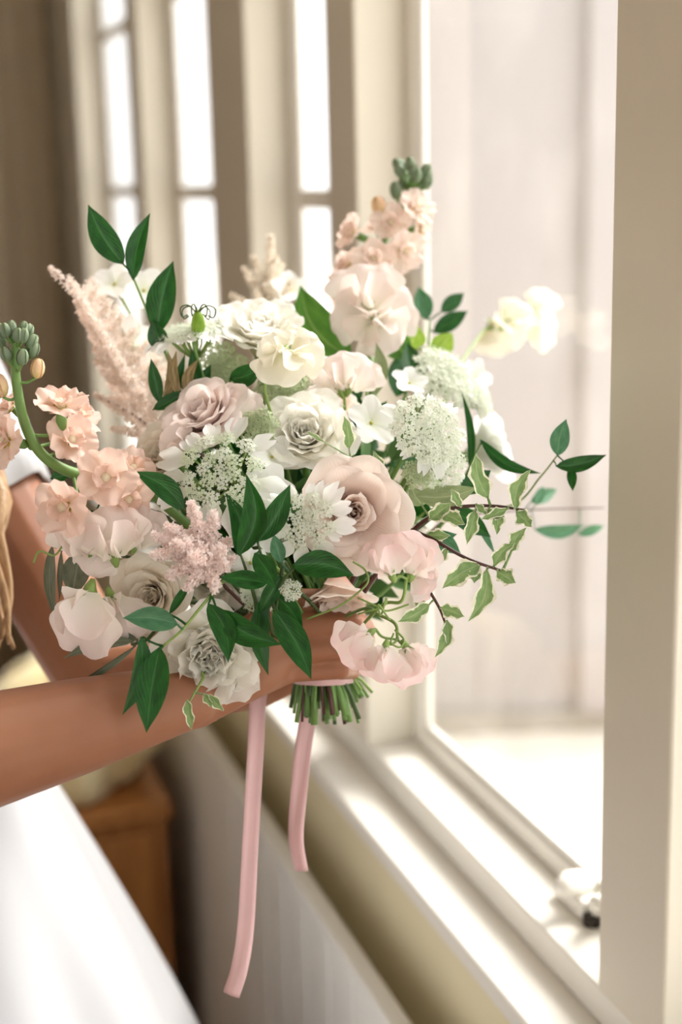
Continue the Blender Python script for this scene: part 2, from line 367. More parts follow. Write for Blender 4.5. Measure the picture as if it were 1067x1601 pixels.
rod = MB(); rod.tube([wp(3.52, .10, 2.62), wp(3.52, .48, 2.62)], .010, 10); tag(build('curtain_rod', rod, M['darkwood']), 'short dark rod carrying the cream curtain', 'curtain rod')

# wooden chest with a rumpled throw behind the gown
cb = at(262, 1250, 2.05)
cz = cb.z
x1, y0 = cb.dot(NN)-.004, cb.dot(DD); x0, y1 = x1-.52, y0+.36      # right side and front, measured along the window wall
chest = thing('wooden_chest', 'honey brown wooden chest standing behind the white gown', 'chest', wp((y0+y1)/2, (x0+x1)/2, 0))
def cbox(name, a, b, mat, par, bw=.004):
    mb = MB(); mb.box(a, b, NN, DD, ZZ); return bev(build(name, mb, mat, par, smooth=True), bw)
cbox('top', (x0-.012, y0-.012, cz-.026), (x1+.008, y1+.01, cz), M['wood'], chest)
cbox('carcass', (x0, y0, .08), (x1, y1, cz-.026), M['wood'], chest)
for (xx, yy) in ((x0+.005, y0+.005), (x1-.045, y0+.005), (x0+.005, y1-.045), (x1-.045, y1-.045)):
    cbox('leg', (xx, yy, 0), (xx+.04, yy+.04, .08), M['wood'], chest)
dh = (cz-.026-.10)/2
for i in range(2):
    d = cbox('drawer', (x0+.02, y0-.012, .095+i*dh), (x1-.02, y0-.0005, .095+(i+1)*dh-.012), M['wood'], chest)
    for kx in (.13, .39):
        kb = MB(); kb.ball(wp(y0-.024, x0+kx, .095+(i+.5)*dh), .013, 10, 8); build('knob', kb, M['darkwood'], d)
# throw: a crumpled heap of cloth
def heap(c, rx, ry, rz, seed):
    r = np.random.default_rng(seed); rows = []; n, m = 44, 22
    ph = r.uniform(0, 6.28, 12)
    for j in range(m+1):
        row = []
        for i in range(n):
            a = 2*pi*i/n; b = pi*j/m
            f = 1+.16*sin(3*a+ph[0]+2*b)*sin(b)+.11*sin(5*a-3*b+ph[1])*sin(b)+.07*sin(9*a+4*b+ph[2])*sin(b)+.05*sin(13*a-7*b+ph[3])*sin(b)
            z = cos(b)*rz*f; z = max(z, -rz*.55)
            row.append((c[0]+rx*sin(b)*cos(a)*f, c[1]+ry*sin(b)*sin(a)*f, c[2]+rz*.55+z))
        rows.append(row)
    return MB().grid(rows, [(i/n, j/m) for j in range(m+1) for i in range(n)], True)
tag(build('cream_throw', heap(wp(y0+.15, x1-.125, cz+.001), .135, .125, .118, 3), M['throw']), 'rumpled cream throw heaped on the wooden chest', 'throw')

# outside: pale yard, rendered garden wall with a coping and a stone step
GZ = -.12
gm = MB(); gm.box((-30, -8, GZ-.1), (30, 30, GZ), DD*-1, NN, ZZ, NN*.64); struct('ground', gm, M['ground'])
# NN is outward: the yard spreads from the house outward
gw = thing('garden_wall', 'pale rendered garden wall outside the large window', 'wall', wp(3.2, 2.6, GZ))
wd = (DD*.55 - NN*.835).normalized()  # runs across the view through the large pane
A = at(575, 1138, 4.05); A.z = GZ
B = at(1250, 1095, 4.05); B.z = GZ
ex = (B-A).normalized(); ey = ZZ.cross(ex)
mb = MB(); mb.box((0, 0, 0), ((B-A).length, .22, 2.5), ex, ey, ZZ, A); build('rendered_face', mb, M['render'], gw, smooth=False)
mb = MB(); mb.box((-.04, -.04, 2.5), ((B-A).length+.04, .26, 2.56), ex, ey, ZZ, A); bev(build('coping', mb, M['stone'], gw), .01)
mb = MB(); mb.box((.0, -.03, 0), ((B-A).length, -.0005, .06), ex, ey, ZZ, A); bev(build('plinth', mb, M['stone'], gw), .01)
q = (at(888, 600, 4.05)-A).dot(ex)
mb = MB(); mb.box((q, -.05, .06), (q+.5, -.0005, 2.5), ex, ey, ZZ, A); bev(build('raised_strip', mb, M['render'], gw), .01)  # upright strip standing slightly out from the rendered face

# ------------------------------------------------------------------ the bride
def capsule(mb, p0, p1, r0, r1, n=14, sq=None):
    p0, p1 = V(p0), V(p1); ax = (p1-p0); L = ax.length; ax.normalize()
    a = ax.orthogonal().normalized(); b = ax.cross(a); rows = []
    if sq is not None:   # flatten along a given direction
        a = (V(sq[0])-ax*V(sq[0]).dot(ax)).normalized(); b = ax.cross(a); fa, fb = sq[1], sq[2]
    else: fa = fb = 1
    prof = [(-r0*cos(t), r0*sin(t)) for t in (0.02, .4, .8, 1.2, pi/2)] + [(L+r1*cos(t), r1*sin(t)) for t in (pi/2, 1.2, .8, .4, .02)]
    for h, r in prof: rows.append([p0+ax*h+(a*cos(2*pi*k/n)*fa+b*sin(2*pi*k/n)*fb)*r for k in range(n)])
    o = len(mb.v); mb.grid(rows, [(.5, .5)]*(n*10), True)
    mb.f += [tuple(o+k for k in range(n))[::-1], tuple(o+9*n+k for k in range(n))]
def chain(mb, pts, rs, n=14):
    for i in range(len(pts)-1): capsule(mb, pts[i], pts[i+1], rs[i], rs[i+1], n)
def bake(name, mb, voxel, smooth, iters):
    me = mb.mesh(name); o = bpy.data.objects.new(name, me); COL.objects.link(o)
    r = o.modifiers.new('r', 'REMESH'); r.mode = 'VOXEL'; r.voxel_size = voxel; r.use_smooth_shade = True
    s_ = o.modifiers.new('s', 'SMOOTH'); s_.factor = smooth; s_.iterations = iters
    dg = bpy.context.evaluated_depsgraph_get()
    out = bpy.data.meshes.new_from_object(o.evaluated_get(dg)); out.name = name
    bpy.data.objects.remove(o); bpy.data.meshes.remove(me)
    if not out.uv_layers: out.uv_layers.new(name='UVMap')
    out.polygons.foreach_set('use_smooth', [True]*len(out.polygons))
    return out
bm = MB()
shN, shF = at(-300, 520, .93), at(-190, 480, 1.20)       # near and far shoulder
shN.z = shF.z = 1.315
ctr = (shN+shF)/2; ctr.z = 0; ctr.x -= .03
fwd_b = V((1, -.12, 0)).normalized(); side_b = V((.12, 1, 0)).normalized()
def bod(f, s, z): return V((ctr.x, ctr.y, 0)) + fwd_b*f + side_b*s + ZZ*z
# torso: stacked flattened volumes
def slab(z, hw, hd, f0=0):
    return [bod(f0+hd*cos(2*pi*k/28), hw*sin(2*pi*k/28), z) for k in range(28)]
prof = [(.55, .02, .02, 0), (.56, .12, .09, -.01), (.80, .175, .115, -.02), (.90, .17, .112, -.02), (1.0, .135, .095, -.005), (1.06, .125, .09, .0), (1.13, .135, .10, .01), (1.21, .15, .115, .015), (1.27, .155, .10, .0), (1.32, .13, .075, -.01), (1.35, .08, .055, -.015), (1.365, .03, .03, -.015)]
o_ = len(bm.v); bm.grid([slab(*p) for p in prof], [(.5, .5)]*(28*len(prof)), True)
bm.f += [tuple(o_+k for k in range(28))[::-1], tuple(o_+28*(len(prof)-1)+k for k in range(28))]
chain(bm, [bod(-.02, 0, 1.33), bod(-.04, 0, 1.40), bod(-.07, 0, 1.45)], [.052, .046, .046])       # neck
hc = bod(-.06, .0, 1.545)
bm.ball(hc, 1, 20, 16, (.092, .074, .108))
capsule(bm, hc+fwd_b*.035-ZZ*.05, hc+fwd_b*.055-ZZ*.088, .05, .026)                             # jaw, chin
chain(bm, [hc+fwd_b*.088+ZZ*.012, hc+fwd_b*.104-ZZ*.022], [.008, .012])                          # nose
for sgn in (1, -1):
    capsule(bm, hc+fwd_b*.074+side_b*(.03*sgn)+ZZ*.003, hc+fwd_b*.075+side_b*(.03*sgn)+ZZ*.002, .013, .013)  # eye
    capsule(bm, hc+fwd_b*.078+side_b*(.022*sgn)+ZZ*.022, hc+fwd_b*.072+side_b*(.045*sgn)+ZZ*.022, .006, .005) # brow
    capsule(bm, hc-fwd_b*.005+side_b*(.074*sgn)+ZZ*.012, hc-fwd_b*.008+side_b*(.077*sgn)-ZZ*.022, .013, .008)  # ear
capsule(bm, hc+fwd_b*.086-ZZ*.047+side_b*.016, hc+fwd_b*.086-ZZ*.047-side_b*.016, .0075, .0075)
capsule(bm, hc+fwd_b*.084-ZZ*.058+side_b*.012, hc+fwd_b*.084-ZZ*.058-side_b*.012, .0075, .0075)
for sgn in (1, -1): chain(bm, [bod(-.02, .085*sgn, .80), bod(.02, .09*sgn, .47), bod(0, .09*sgn, .09)], [.085, .055, .038]); capsule(bm, bod(0, .09*sgn, .045), bod(.14, .10*sgn, .03), .035, .025)
# near arm
elN = at(-200, 1222, .835); wrN = at(296, 1088, .922)
chain(bm, [shN, shN.lerp(elN, .35), elN], [.052, .044, .036])
f1 = elN.lerp(wrN, .28); f2 = elN.lerp(wrN, .62)
chain(bm, [elN, f1, f2, wrN], [.0350, .0365, .0305, .0215], 18)
# near hand: back of the hand towards the camera, fingers round the stems
def hand(wr, mcps, pips, dips, tips, thumb, flat, rf=.0070):
    cen = sum(mcps, V((0, 0, 0)))/4
    for i, m in enumerate(mcps):
        base = wr.lerp(cen, .18)+(m-cen)*.35
        capsule(bm, base, m, .0150, .0085)
        r = rf*(1, 1.04, 1, .88)[i]
        chain(bm, [m, pips[i], dips[i], tips[i]], [r*1.14, r*1.03, r*.95, r*.82], 12)
        capsule(bm, m-_f*.0015, m-_f*.0015, r*1.22, r*1.22, 10)
    capsule(bm, wr, wr.lerp(cen, .68), .0200, .0215, 16, (flat, .66, 1.15))
    chain(bm, thumb, [.0155, .0125, .0105, .0085], 12)
hx = 8
mN = [at(448, 938, .950), at(462, 978, .943), at(460, 1017, .944), at(446, 1052, .950)]
pN = [at(536, 936, .957), at(552, 975, .953), at(552, 1013, .954), at(534, 1048, .958)]
dN = [at(560, 945, .985), at(572, 981, .986), at(570, 1016, .987), at(550, 1049, .986)]
tN = [at(535, 962, 1.010), at(540, 993, 1.012), at(540, 1022, 1.011), at(530, 1047, 1.007)]
hand(wrN, mN, pN, dN, tN, [at(335, 1055, .938), at(385, 995, .957), at(432, 962, .974), at(475, 945, .992)], -_f)
# far arm and hand
elF = at(165, 1075, 1.10); wrF = at(395, 1062, 1.035)
chain(bm, [shF, shF.lerp(elF, .35), elF], [.048, .041, .034])
chain(bm, [elF, elF.lerp(wrF, .4), wrF], [.033, .031, .022])
mF = [at(496, 966, 1.030), at(508, 990, 1.030), at(508, 1016, 1.028), at(501, 1040, 1.026)]
pF = [at(552, 972, 1.012), at(562, 996, 1.012), at(562, 1022, 1.010), at(548, 1044, 1.008)]
dF = [at(562, 976, .985), at(572, 1000, .985), at(566, 1028, .984), at(552, 1050, .984)]
tF = [at(536, 978, .967), at(541, 1002, .968), at(536, 1032, .965), at(528, 1052, .966)]
hand(wrF, mF, pF, dF, tF, [at(420, 1040, 1.028), at(450, 1000, 1.010), at(478, 985, .995), at(498, 980, .985)], _f)
body = bake('person', bm, .0024, .5, 4)
body.materials.append(M['skin'])
pme = put('person', body, None)
tag(pme, 'person in a white satin gown holding the bouquet with both hands', 'person')
# eyes
def rbox(n): return MB()
for sgn in (1, -1):
    e = MB().ball(hc+fwd_b*.079+side_b*(.03*sgn)+ZZ*.003, .0095, 12, 10); build('eye', e, M['paint_white'], pme)
for i in range(4):
    nb = MB().ball(tF[i]+(-_f)*.0052-_r*.002, .0050, 10, 8, (1.1, .45, .8)); build('fingernail', nb, M['nail'], pme)
# hair: cap plus long locks falling over the near shoulder and chest
hb = MB(); hb.ball(hc-fwd_b*.022+ZZ*.018, 1, 20, 14, (.10, .092, .112)); build('hair_cap', hb, M['hair'], pme)
def lock(pts, r, name='hair_lock'):
    mb = MB(); P = spline(pts, 22)
    mb.tube(P, [r*(.6+.6*sin(pi*min(1, i/21*1.0+.1)))*(1-.55*(i/21)**3) for i in range(22)], 8); build(name, mb, M['hair'], pme)
for i in range(9):
    a = i/8; s_ = lerp(-.085, .085, a)
    lock([hc-fwd_b*.05+side_b*s_*.8+ZZ*.06, hc-fwd_b*(.11)+side_b*s_, hc-fwd_b*.10+side_b*s_*1.2-ZZ*.16, bod(-.115, s_*1.3, 1.22), bod(-.10, s_*1.3, 1.10+.02*(i % 3))], .017)
for i, (xa, xb, xc, xd, dd) in enumerate([(-40, -6, 14, 2, 1.03), (-60, -25, 8, 14, 1.02), (-52, -14, -6, 22, 1.035), (-85, -50, -14, -8, 1.015), (-30, -12, 6, -8, 1.045)]):
    lock([hc+side_b*.05-fwd_b*.02+ZZ*.02, hc+side_b*.045-fwd_b*.02-ZZ*.12, at(xa, 700, 1.06), at(xb, 830+8*i, dd), at(xc, 930+6*i, dd), at(xd, 1000+7*i, dd-.01)], .0058)
# gown: bodice and skirt as one cloth, folds deepening towards the hem
SC = at(-180, 1215, 1.06)
rows = []; nu = 120
zt = 1.235; zb = .012
def gown_r(z):
    ze = at(135, 1215, 1.04).z
    return 0
zs = [1.245, 1.22, 1.18, 1.13, 1.08, 1.04, 1.0] + [lerp(.97, zb, (i/26)) for i in range(27)]
for z in zs:
    row = []
    for k in range(nu):
        a = 2*pi*k/nu
        if z > 1.0:
            hw = np.interp(z, [1.0, 1.06, 1.13, 1.21, 1.25], [.147, .135, .145, .160, .163]); hd = np.interp(z, [1.0, 1.06, 1.13, 1.21, 1.25], [.106, .10, .109, .126, .116])
            f0 = np.interp(z, [1.0, 1.06, 1.13, 1.21, 1.25], [-.003, 0, .01, .015, .008]); row.append(bod(f0+hd*cos(a), hw*sin(a), z))
        else:
            t = (1.0-z)/1.0
            g = .48*t-.22*t*t
            hw = .147+g*1.0; hd = .106+g*1.0
            amp = .003+.045*sm(t*1.4); fold = amp*(.55*sin(9*a+1.0+.6*t)+.3*sin(15*a+2.2)+.25*sin(5*a+4))
            row.append(bod(-.003+(hd+fold)*cos(a), (hw+fold)*sin(a), z))
    rows.append(row)
gb = MB(); gb.grid(rows, None and 0 or [(k/nu, j/len(zs)) for j in range(len(zs)) for k in range(nu)], True)
go = build('gown', gb, M['gown'], pme); sl = go.modifiers.new('t', 'SOLIDIFY'); sl.thickness = .003; sl.offset = 1; go.modifiers.new('s', 'SUBSURF').levels = 1
def sleeve(p0, p1, r0, r1, name='sleeve'):
    ax = p1-p0; L = ax.length; ax = ax.normalized(); a = ax.orthogonal().normalized(); b = ax.cross(a); rows = []
    for j in range(13):
        t = j/12; r = lerp(r0, r1, t)+.010*sin(pi*t)
        rows.append([p0+ax*(L*t+.012*sin(2*pi*k/40+1)*t)+(a*cos(2*pi*k/40)+b*sin(2*pi*k/40))*(r+.0022*sin(7*2*pi*k/40+3*t)) for k in range(40)])
    mb = MB(); mb.grid(rows, [(.5, .5)]*(13*40), True); o = build(name, mb, M['gown'], pme); o.modifiers.new('t', 'SOLIDIFY').thickness = .002
sleeve(shF.lerp(elF, -.12), shF.lerp(elF, .58), .056, .046)
sleeve(shN.lerp(elN, -.12), shN.lerp(elN, .45), .060, .050)
# ------------------------------------------------------------------ flowers of the bouquet
DOME = at(490, 1000, 1.0)
BIND = at(505, 1035, .987)
def axis_at(p, ax):
    if ax is None: return (V(p)-DOME).normalized()
    return cdir(*ax)
_si = [0]
def add_stem(root, loc, z, r=.0022, mat='stem', down=True):
    """stem from the flower through the tied neck to its cut end"""
    k = _si[0]; _si[0] += 1
    a = k*2.4; rr = .0165*sqrt(((k*7) % 40+.5)/40)
    off = _r*cos(a)*rr - _f*sin(a)*rr
    nk = BIND+off
    e = BIND+off*(1.15+.10*((k*5) % 9))+_r*.003-_u*(.024+.0034*((k*13) % 7)-.006*abs(off.dot(_r))/.0165)
    mid = loc-z*.03; mid = mid.lerp(nk, .35)
    P = spline([loc, loc-z*.012, mid, nk+_u*.012, nk-_u*.006], 20)+[nk.lerp(e, .6), e]
    mb = MB(); mb.tube(P, [r]*22, 7); return build('stem', mb, M[mat], root)

def fpetal(L=1, W=.4, a0=.2, a1=.6, cup=0, ruf=0, nr=3, seed=0, notch=0, rnd=2.2, base=.35, tipw=.45, nv=8, nu=9, side=0, tipcurl=0):
    """free petal growing up Z, facing +Y, leaning to -Y by a0..a1"""
    r = random.Random(seed); ph = r.uniform(0, 6.28); ph2 = r.uniform(0, 6.28)
    def spine(v):
        y = z = 0; n = 10
        for i in range(n):
            q = (i+.5)/n*v; a = lerp(a0, a1, q)+tipcurl*max(0, (q-.7)/.3)**2
            y -= sin(a)*L*v/n; z += cos(a)*L*v/n
        a = lerp(a0, a1, v)+tipcurl*max(0, (v-.7)/.3)**2
        return y, z, a
    rows = []
    for j in range(nv):
        v0 = j/(nv-1); row = []
        for i in range(nu):
            u = -1+2*i/(nu-1)
            v = v0*(1-.24*abs(u)**rnd - notch*math.exp(-(u/.28)**2)+.02*sin(4*u+ph2)*(1 if ruf else 0))
            w = W*(base+(1-base)*sm(v0/.6))*(1-(1-tipw)*sm((v0-.55)/.45)**1.5)
            y, z, a = spine(v)
            h = cup*(u*w)**2/max(W, .01) + ruf*v0**1.5*sin(nr*u*pi+ph)*(.4+.6*abs(u)) - side*abs(u)**3*v0*W
            row.append((u*w*(1-.12*cup*abs(u)), y+h*cos(a), z+h*sin(a)))
        rows.append(row)
    return MB().grid(rows)

def rose_petals(kind):
    N, opn, ruf, point = kind['N'], kind['open'], kind['ruf'], kind['point']
    r = random.Random(kind['seed']); out = []
    for i in range(N):
        t = i/(N-1); tt = t**kind.get('pw', 1.0)
        if kind.get('bowl'): tt = t = (.06+.36*t/.45 if t < .45 else .66+.34*(t-.45)/.55)
        phi0 = i*2.39996+r.uniform(-.2, .2)
        L = lerp(.56, 1.12, tt)*r.uniform(.95, 1.06)
        a0 = lerp(.02, .60*opn, tt); a1 = lerp(-.28, 1.20*opn, tt)+r.uniform(-.08, .08)
        r0 = lerp(.05, .11, tt); W = lerp(.34, .80, tt**.8)*r.uniform(.92, 1.08)
        curl = lerp(.1, 1.1, sm((t-.35)/.5))*kind.get('curl', 1); ph = r.uniform(0, 6.28); ph2 = r.uniform(0, 6.28)
        z0 = lerp(.06, -.06, t); rows = []
        nv, nu = 11, 13
        tab = [(0, 0, a0)]
        for q in range(1, 61):
            v = q/60; a = lerp(a0, a1, sm(v))+curl*max(0, (v-.72)/.28)**2
            pr, pz, _ = tab[-1]; tab.append((pr+sin(a)*L/60, pz+cos(a)*L/60, a))
        for j in range(nv):
            v0 = j/(nv-1); row = []
            for k in range(nu):
                u = -1+2*k/(nu-1)
                v = v0*(1-.20*abs(u)**2.4+point*.10*max(0, 1-abs(u)*3)*v0+ruf*.35*sin(4*u+ph2)*v0)
                v = min(1.0, max(0, v)); x = v*60; q = min(59, int(x)); fr = x-q
                rr = lerp(tab[q][0], tab[q+1][0], fr); zz = lerp(tab[q][1], tab[q+1][1], fr); a = lerp(tab[q][2], tab[q+1][2], fr)
                w = W*(sin(pi*(.10+.72*v0))**.75)
                h = ruf*v0**2*sin(3.2*u*pi+ph)*(.35+.65*abs(u)) + point*.16*t*abs(u)**2.5*v0**2
                rr = r0+rr+h*cos(a)*.9; zz = z0+zz-h*sin(a)
                an = phi0+max(-2.3, min(2.3, u*w/max(rr, .13)))
                rr *= 1+.03*u
                row.append((rr*cos(an), rr*sin(an), zz))
            rows.append(row)
        out.append(MB().grid(rows).mesh('petal'))
    return out
KIND = {}
ROSE = {'bowl': dict(N=23, open=.93, ruf=.02, point=1.6, seed=3, bowl=1, curl=1.0), 'open': dict(N=24, open=1.0, ruf=.025, point=1, seed=3), 'cup': dict(N=22, open=.80, ruf=.03, point=.6, seed=5),
        'ruffled': dict(N=30, open=1.0, ruf=.085, point=.1, seed=9, pw=.78, curl=.8), 'full': dict(N=24, open=.92, ruf=.05, point=.3, seed=12, curl=.7, pw=.65)}
def rose(label, x, y, d, R, ax, kind, mat, spin=0, name='rose', group=None):
    key = (kind, mat)
    if key not in KIND:
        base = KIND.get((kind, None)) or rose_petals(ROSE[kind]); KIND[(kind, None)] = base
        KIND[key] = [m.copy() for m in base]
        for m in KIND[key]: m.name = 'petal'; m.materials.append(M[mat])
    z = cdir(*ax); s = px(R, d); c = at(x, y, d); loc = c-z*s*.42
    root = thing(name, label, 'flower', loc, group); Mx = orient(loc, z, spin, s)
    for me in KIND[key]: put('petal', me, None, root, Mx)
    cal = MB(); cal.tube([(0, 0, -.16), (0, 0, -.10), (0, 0, -.03), (0, 0, .03)], [.05, .10, .13, .10], 12)
    if ('calyx',) not in KIND: KIND[('calyx',)] = cal.mesh('calyx'); KIND[('calyx',)].materials.append(M['stem'])
    put('calyx', KIND[('calyx',)], None, root, Mx)
    add_stem(root, loc, z, .0027)
    return root

rose('large blush rose fully open at the centre of the bouquet', 552, 800, .905, 108, (.16, .0, 1), 'bowl', 'blush', 2.1)
rose('dusty pink rose turned up and left at the upper left of the bouquet', 322, 650, .95, 92, (-.42, .62, .62), 'open', 'dusty', .6)
rose('creamy white rose just above the large blush rose', 478, 682, .952, 88, (.02, .42, .88), 'full', 'white', 1.0)
rose('pale ivory rose at the top of the bouquet behind the nodding ivory sweet pea', 408, 522, 1.0, 84, (.05, .75, .6), 'full', 'white', 2.4)
rose('cream rose with a tan heart at the lower left of the bouquet', 240, 930, .925, 82, (-.30, -.12, .92), 'open', 'cream', 4.0)
rose('ruffled white rose hanging lowest in the bouquet over the forearm', 328, 1022, .912, 98, (.05, -.28, .95), 'ruffled', 'white', .9)
rose('pale blush rose half hidden above the hand', 528, 925, .945, 74, (.05, -.93, .32), 'cup', 'blush', 1.4)
rose('white rose seen from behind at the right edge of the bouquet', 758, 705, 1.09, 74, (.75, .25, -.25), 'cup', 'pwhite', .4)
rose('cream peach rose tucked left of the largest lace flower', 256, 716, .955, 66, (-.5, .35, .75), 'full', 'cream', 2.0)
rose('cream rose mostly hidden behind the front pink plume', 330, 905, .965, 70, (-.1, .0, 1), 'full', 'white', 3.1)
rose('peach tinted rose behind the creamy white rose', 520, 640, 1.0, 56, (.25, .7, .5), 'cup', 'blush', .3)

# ---- leaves
def leaf_mb(b, t, w, bend=0, droop=0, fold=.25, roll=0, ruf=0, nr=5, twist=0, shape=1.0, nv=13, nu=7, seed=0, cup=0):
    b, t = V(b), V(t); T = (t-b); L = T.length; T.normalize()
    n0 = (-_f - T*(-_f).dot(T)).normalized(); s0 = T.cross(n0).normalized()
    r = random.Random(seed); ph = r.uniform(0, 6.28); rows = []
    for j in range(nv):
        v = j/(nv-1); ro = roll+twist*v
        s_ = s0*cos(ro)+n0*sin(ro); n_ = n0*cos(ro)-s0*sin(ro)
        c = b+T*(L*v)+s0*(bend*L*sin(pi*v))+n0*(droop*L*(v*v if droop < 0 else sin(pi*v)))
        hw = w*.5*(sin(pi*min(1, v**.82*.985+.012))**.92)*shape
        if v > .8: hw *= (1-(v-.8)/.2*.35)
        row = []
        for i in range(nu):
            u = -1+2*i/(nu-1)
            rf = ruf*w*sin(nr*v*2*pi+ph+(1.6 if u > 0 else 0))*abs(u)**2*sin(pi*v)**.4
            row.append(c+s_*(u*hw*(1+(.24*sin(nr*v*4*pi+ph*2+u) if ruf else 0)))+n_*(fold*abs(u)*hw+rf))
        rows.append(row)
    return MB().grid(rows)
def sprig(name, label, stem, leaves, mat, stem_mat='stem', rs=.0013, group=None, cat='foliage', tie=False, fold=.3, ruf=0, petiole=True):
    P = [at(*p) for p in stem]
    root = thing(name, label, cat, P[0], group)
    mb = MB(); S = spline(P, 24); mb.tube(S, [rs*(1-.45*i/23) for i in range(24)], 7)
    st = build('stem', mb, M[stem_mat], root)
    for k, lf in enumerate(leaves):
        b = at(*lf[0]); t = at(*lf[1]); w = px(lf[2], (lf[0][2]+lf[1][2])/2); o = lf[3] if len(lf) > 3 else {}
        o = dict(o); mt = o.pop('mat', mat); lab = o.pop('label', None); o.setdefault('fold', fold); o.setdefault('seed', k)
        if ruf: o.setdefault('ruf', ruf)
        mbl = leaf_mb(b, t, w, **o)
        if petiole:
            near = min(S, key=lambda q: (q-b).length)
            if .001 < (near-b).length < .03:
                mbl.tube(spline([near, near.lerp(b, .5)+(t-b)*.02, b, b.lerp(t, .06)], 6), [rs*.7, rs*.6, rs*.55, rs*.5, rs*.45, rs*.3], 5, cap=False)
        build('leaf', mbl, M[mt], root, b, lab)
    if tie: add_stem(root, P[0], (P[1]-P[0]).normalized(), rs*1.1, stem_mat)
    return root
RUS = 'ruscus_sprig'
sprig(RUS, 'ruscus sprig with three dark leaves standing up at the top left', [(300, 660, .99), (262, 560, .99), (232, 490, .985), (206, 428, .98)],
      [((193, 413, .975), (138, 320, .965), 42, dict(bend=-.05)), ((208, 438, .98), (235, 333, .97), 33, dict(bend=-.06, roll=.2)), ((246, 520, .985), (271, 408, .975), 46, dict(bend=-.04)), ((256, 548, .985), (238, 500, .98), 34, dict(roll=.3))], 'ruscus', tie=True)
sprig(RUS, 'ruscus leaf pair crossing in front of the white florets at the centre', [(425, 930, .90), (412, 880, .893), (403, 848, .888)],
      [((404, 846, .886), (454, 757, .878), 38, dict(bend=.05)), ((398, 866, .888), (432, 922, .882), 34, dict(bend=-.05)), ((418, 912, .892), (343, 903, .885), 30, dict(bend=.03)), ((410, 935, .90), (420, 1056, .905), 32, dict(bend=.08, roll=.2))], 'ruscus', 'stem_dark', tie=True)
sprig(RUS, 'folded ruscus leaf rising beside the front pink plume', [(400, 940, .905), (388, 900, .895), (376, 866, .888)],
      [((374, 868, .886), (385, 741, .878), 42, dict(bend=.16, fold=.5, roll=.15)), ((372, 866, .887), (352, 770, .892), 30, dict(bend=.14))], 'ruscus', 'stem_dark', tie=True)
sprig(RUS, 'long ruscus leaf pointing left below the cream peach rose', [(330, 860, .915), (305, 815, .905), (288, 795, .90)],
      [((288, 796, .90), (209, 737, .892), 36, dict(bend=.10)), ((302, 800, .905), (330, 850, .90), 26)], 'ruscus', 'stem_dark', tie=True)
sprig(RUS, 'ruscus leaf pointing right below the front lace flower', [(430, 935, .90), (445, 905, .893), (460, 888, .888)],
      [((458, 884, .886), (554, 900, .880), 44, dict(bend=-.10)), ((440, 880, .89), (428, 835, .888), 24, dict(mat='ruscus_cool'))], 'ruscus', 'stem_dark', tie=True)
sprig(RUS, 'ruscus sprig with two leaves hanging over the ruffled white rose', [(400, 900, .905), (345, 905, .895), (330, 930, .888)],
      [((326, 944, .885), (357, 1036, .878), 38, dict(bend=-.12)), ((338, 955, .885), (441, 1008, .876), 42, dict(bend=.08))], 'ruscus', 'stem_dark', tie=True)
sprig(RUS, 'ruscus sprig with long dark leaves hanging over the hand', [(440, 905, .905), (436, 930, .90), (432, 955, .895)],
      [((428, 953, .893), (487, 1062, .886), 44, dict(bend=-.05)), ((430, 930, .90), (474, 985, .893), 30, dict(bend=-.06)), ((440, 900, .895), (405, 960, .90), 26)], 'ruscus', 'stem_dark', tie=True)
sprig(RUS, 'arching ruscus sprig with broad cool green leaves at the lower left', [(400, 890, .915), (355, 905, .90), (318, 945, .885), (285, 985, .878), (255, 1010, .875)],
      [((278, 976, .872), (192, 966, .866), 38, dict(mat='ruscus_cool', bend=.06)), ((250, 1012, .872), (229, 1146, .862), 52, dict(bend=.02, fold=.15)), ((222, 995, .875), (191, 1118, .868), 34, dict(bend=-.10, roll=.5, fold=.4)), ((265, 960, .88), (300, 905, .885), 14)], 'ruscus', 'tendril', tie=True)
sprig(RUS, 'single dark ruscus leaf left of the nodding ivory sweet pea', [(340, 640, .99), (352, 615, .975), (360, 596, .965)], [((360, 592, .965), (412, 566, .955), 34, dict(bend=.12))], 'ruscus', tie=True)
sprig(RUS, 'narrow ruscus leaf arching across the white rose at the right', [(700, 800, 1.0), (730, 740, 1.0), (752, 694, 1.0)], [((752, 688, .995), (847, 740, .985), 20, dict(bend=.13)), ((735, 740, 1.0), (722, 612, 1.01), 13, dict(bend=.06))], 'ruscus', tie=True)
sprig(RUS, 'ruscus tip with three leaves reaching farthest right', [(690, 800, 1.0), (800, 790, 1.0), (846, 745, .985), (872, 712, .975)],
      [((872, 712, .972), (886, 655, .965), 31, dict(mat='ruscus_cool', bend=-.05)), ((870, 729, .972), (949, 711, .965), 25, dict(bend=.06)), ((893, 730, .975), (896, 768, .97), 16)], 'ruscus', 'tendril', rs=.0009, tie=True)
sprig(RUS, 'soft grey green ruscus tip below the farthest right leaves', [(720, 805, 1.06), (835, 797, 1.13), (945, 794, 1.15)],
      [((836, 828, 1.13), (915, 820, 1.15), 22, dict(mat='ruscus_cool', bend=.08)), ((905, 836, 1.15), (945, 822, 1.16), 16, dict(mat='ruscus_cool')), ((830, 785, 1.12), (872, 765, 1.14), 22, dict(mat='ruscus_cool')), ((838, 790, 1.12), (850, 760, 1.13), 16, dict(mat='ruscus_cool'))], 'ruscus_cool', 'twig', rs=.0009, tie=True)
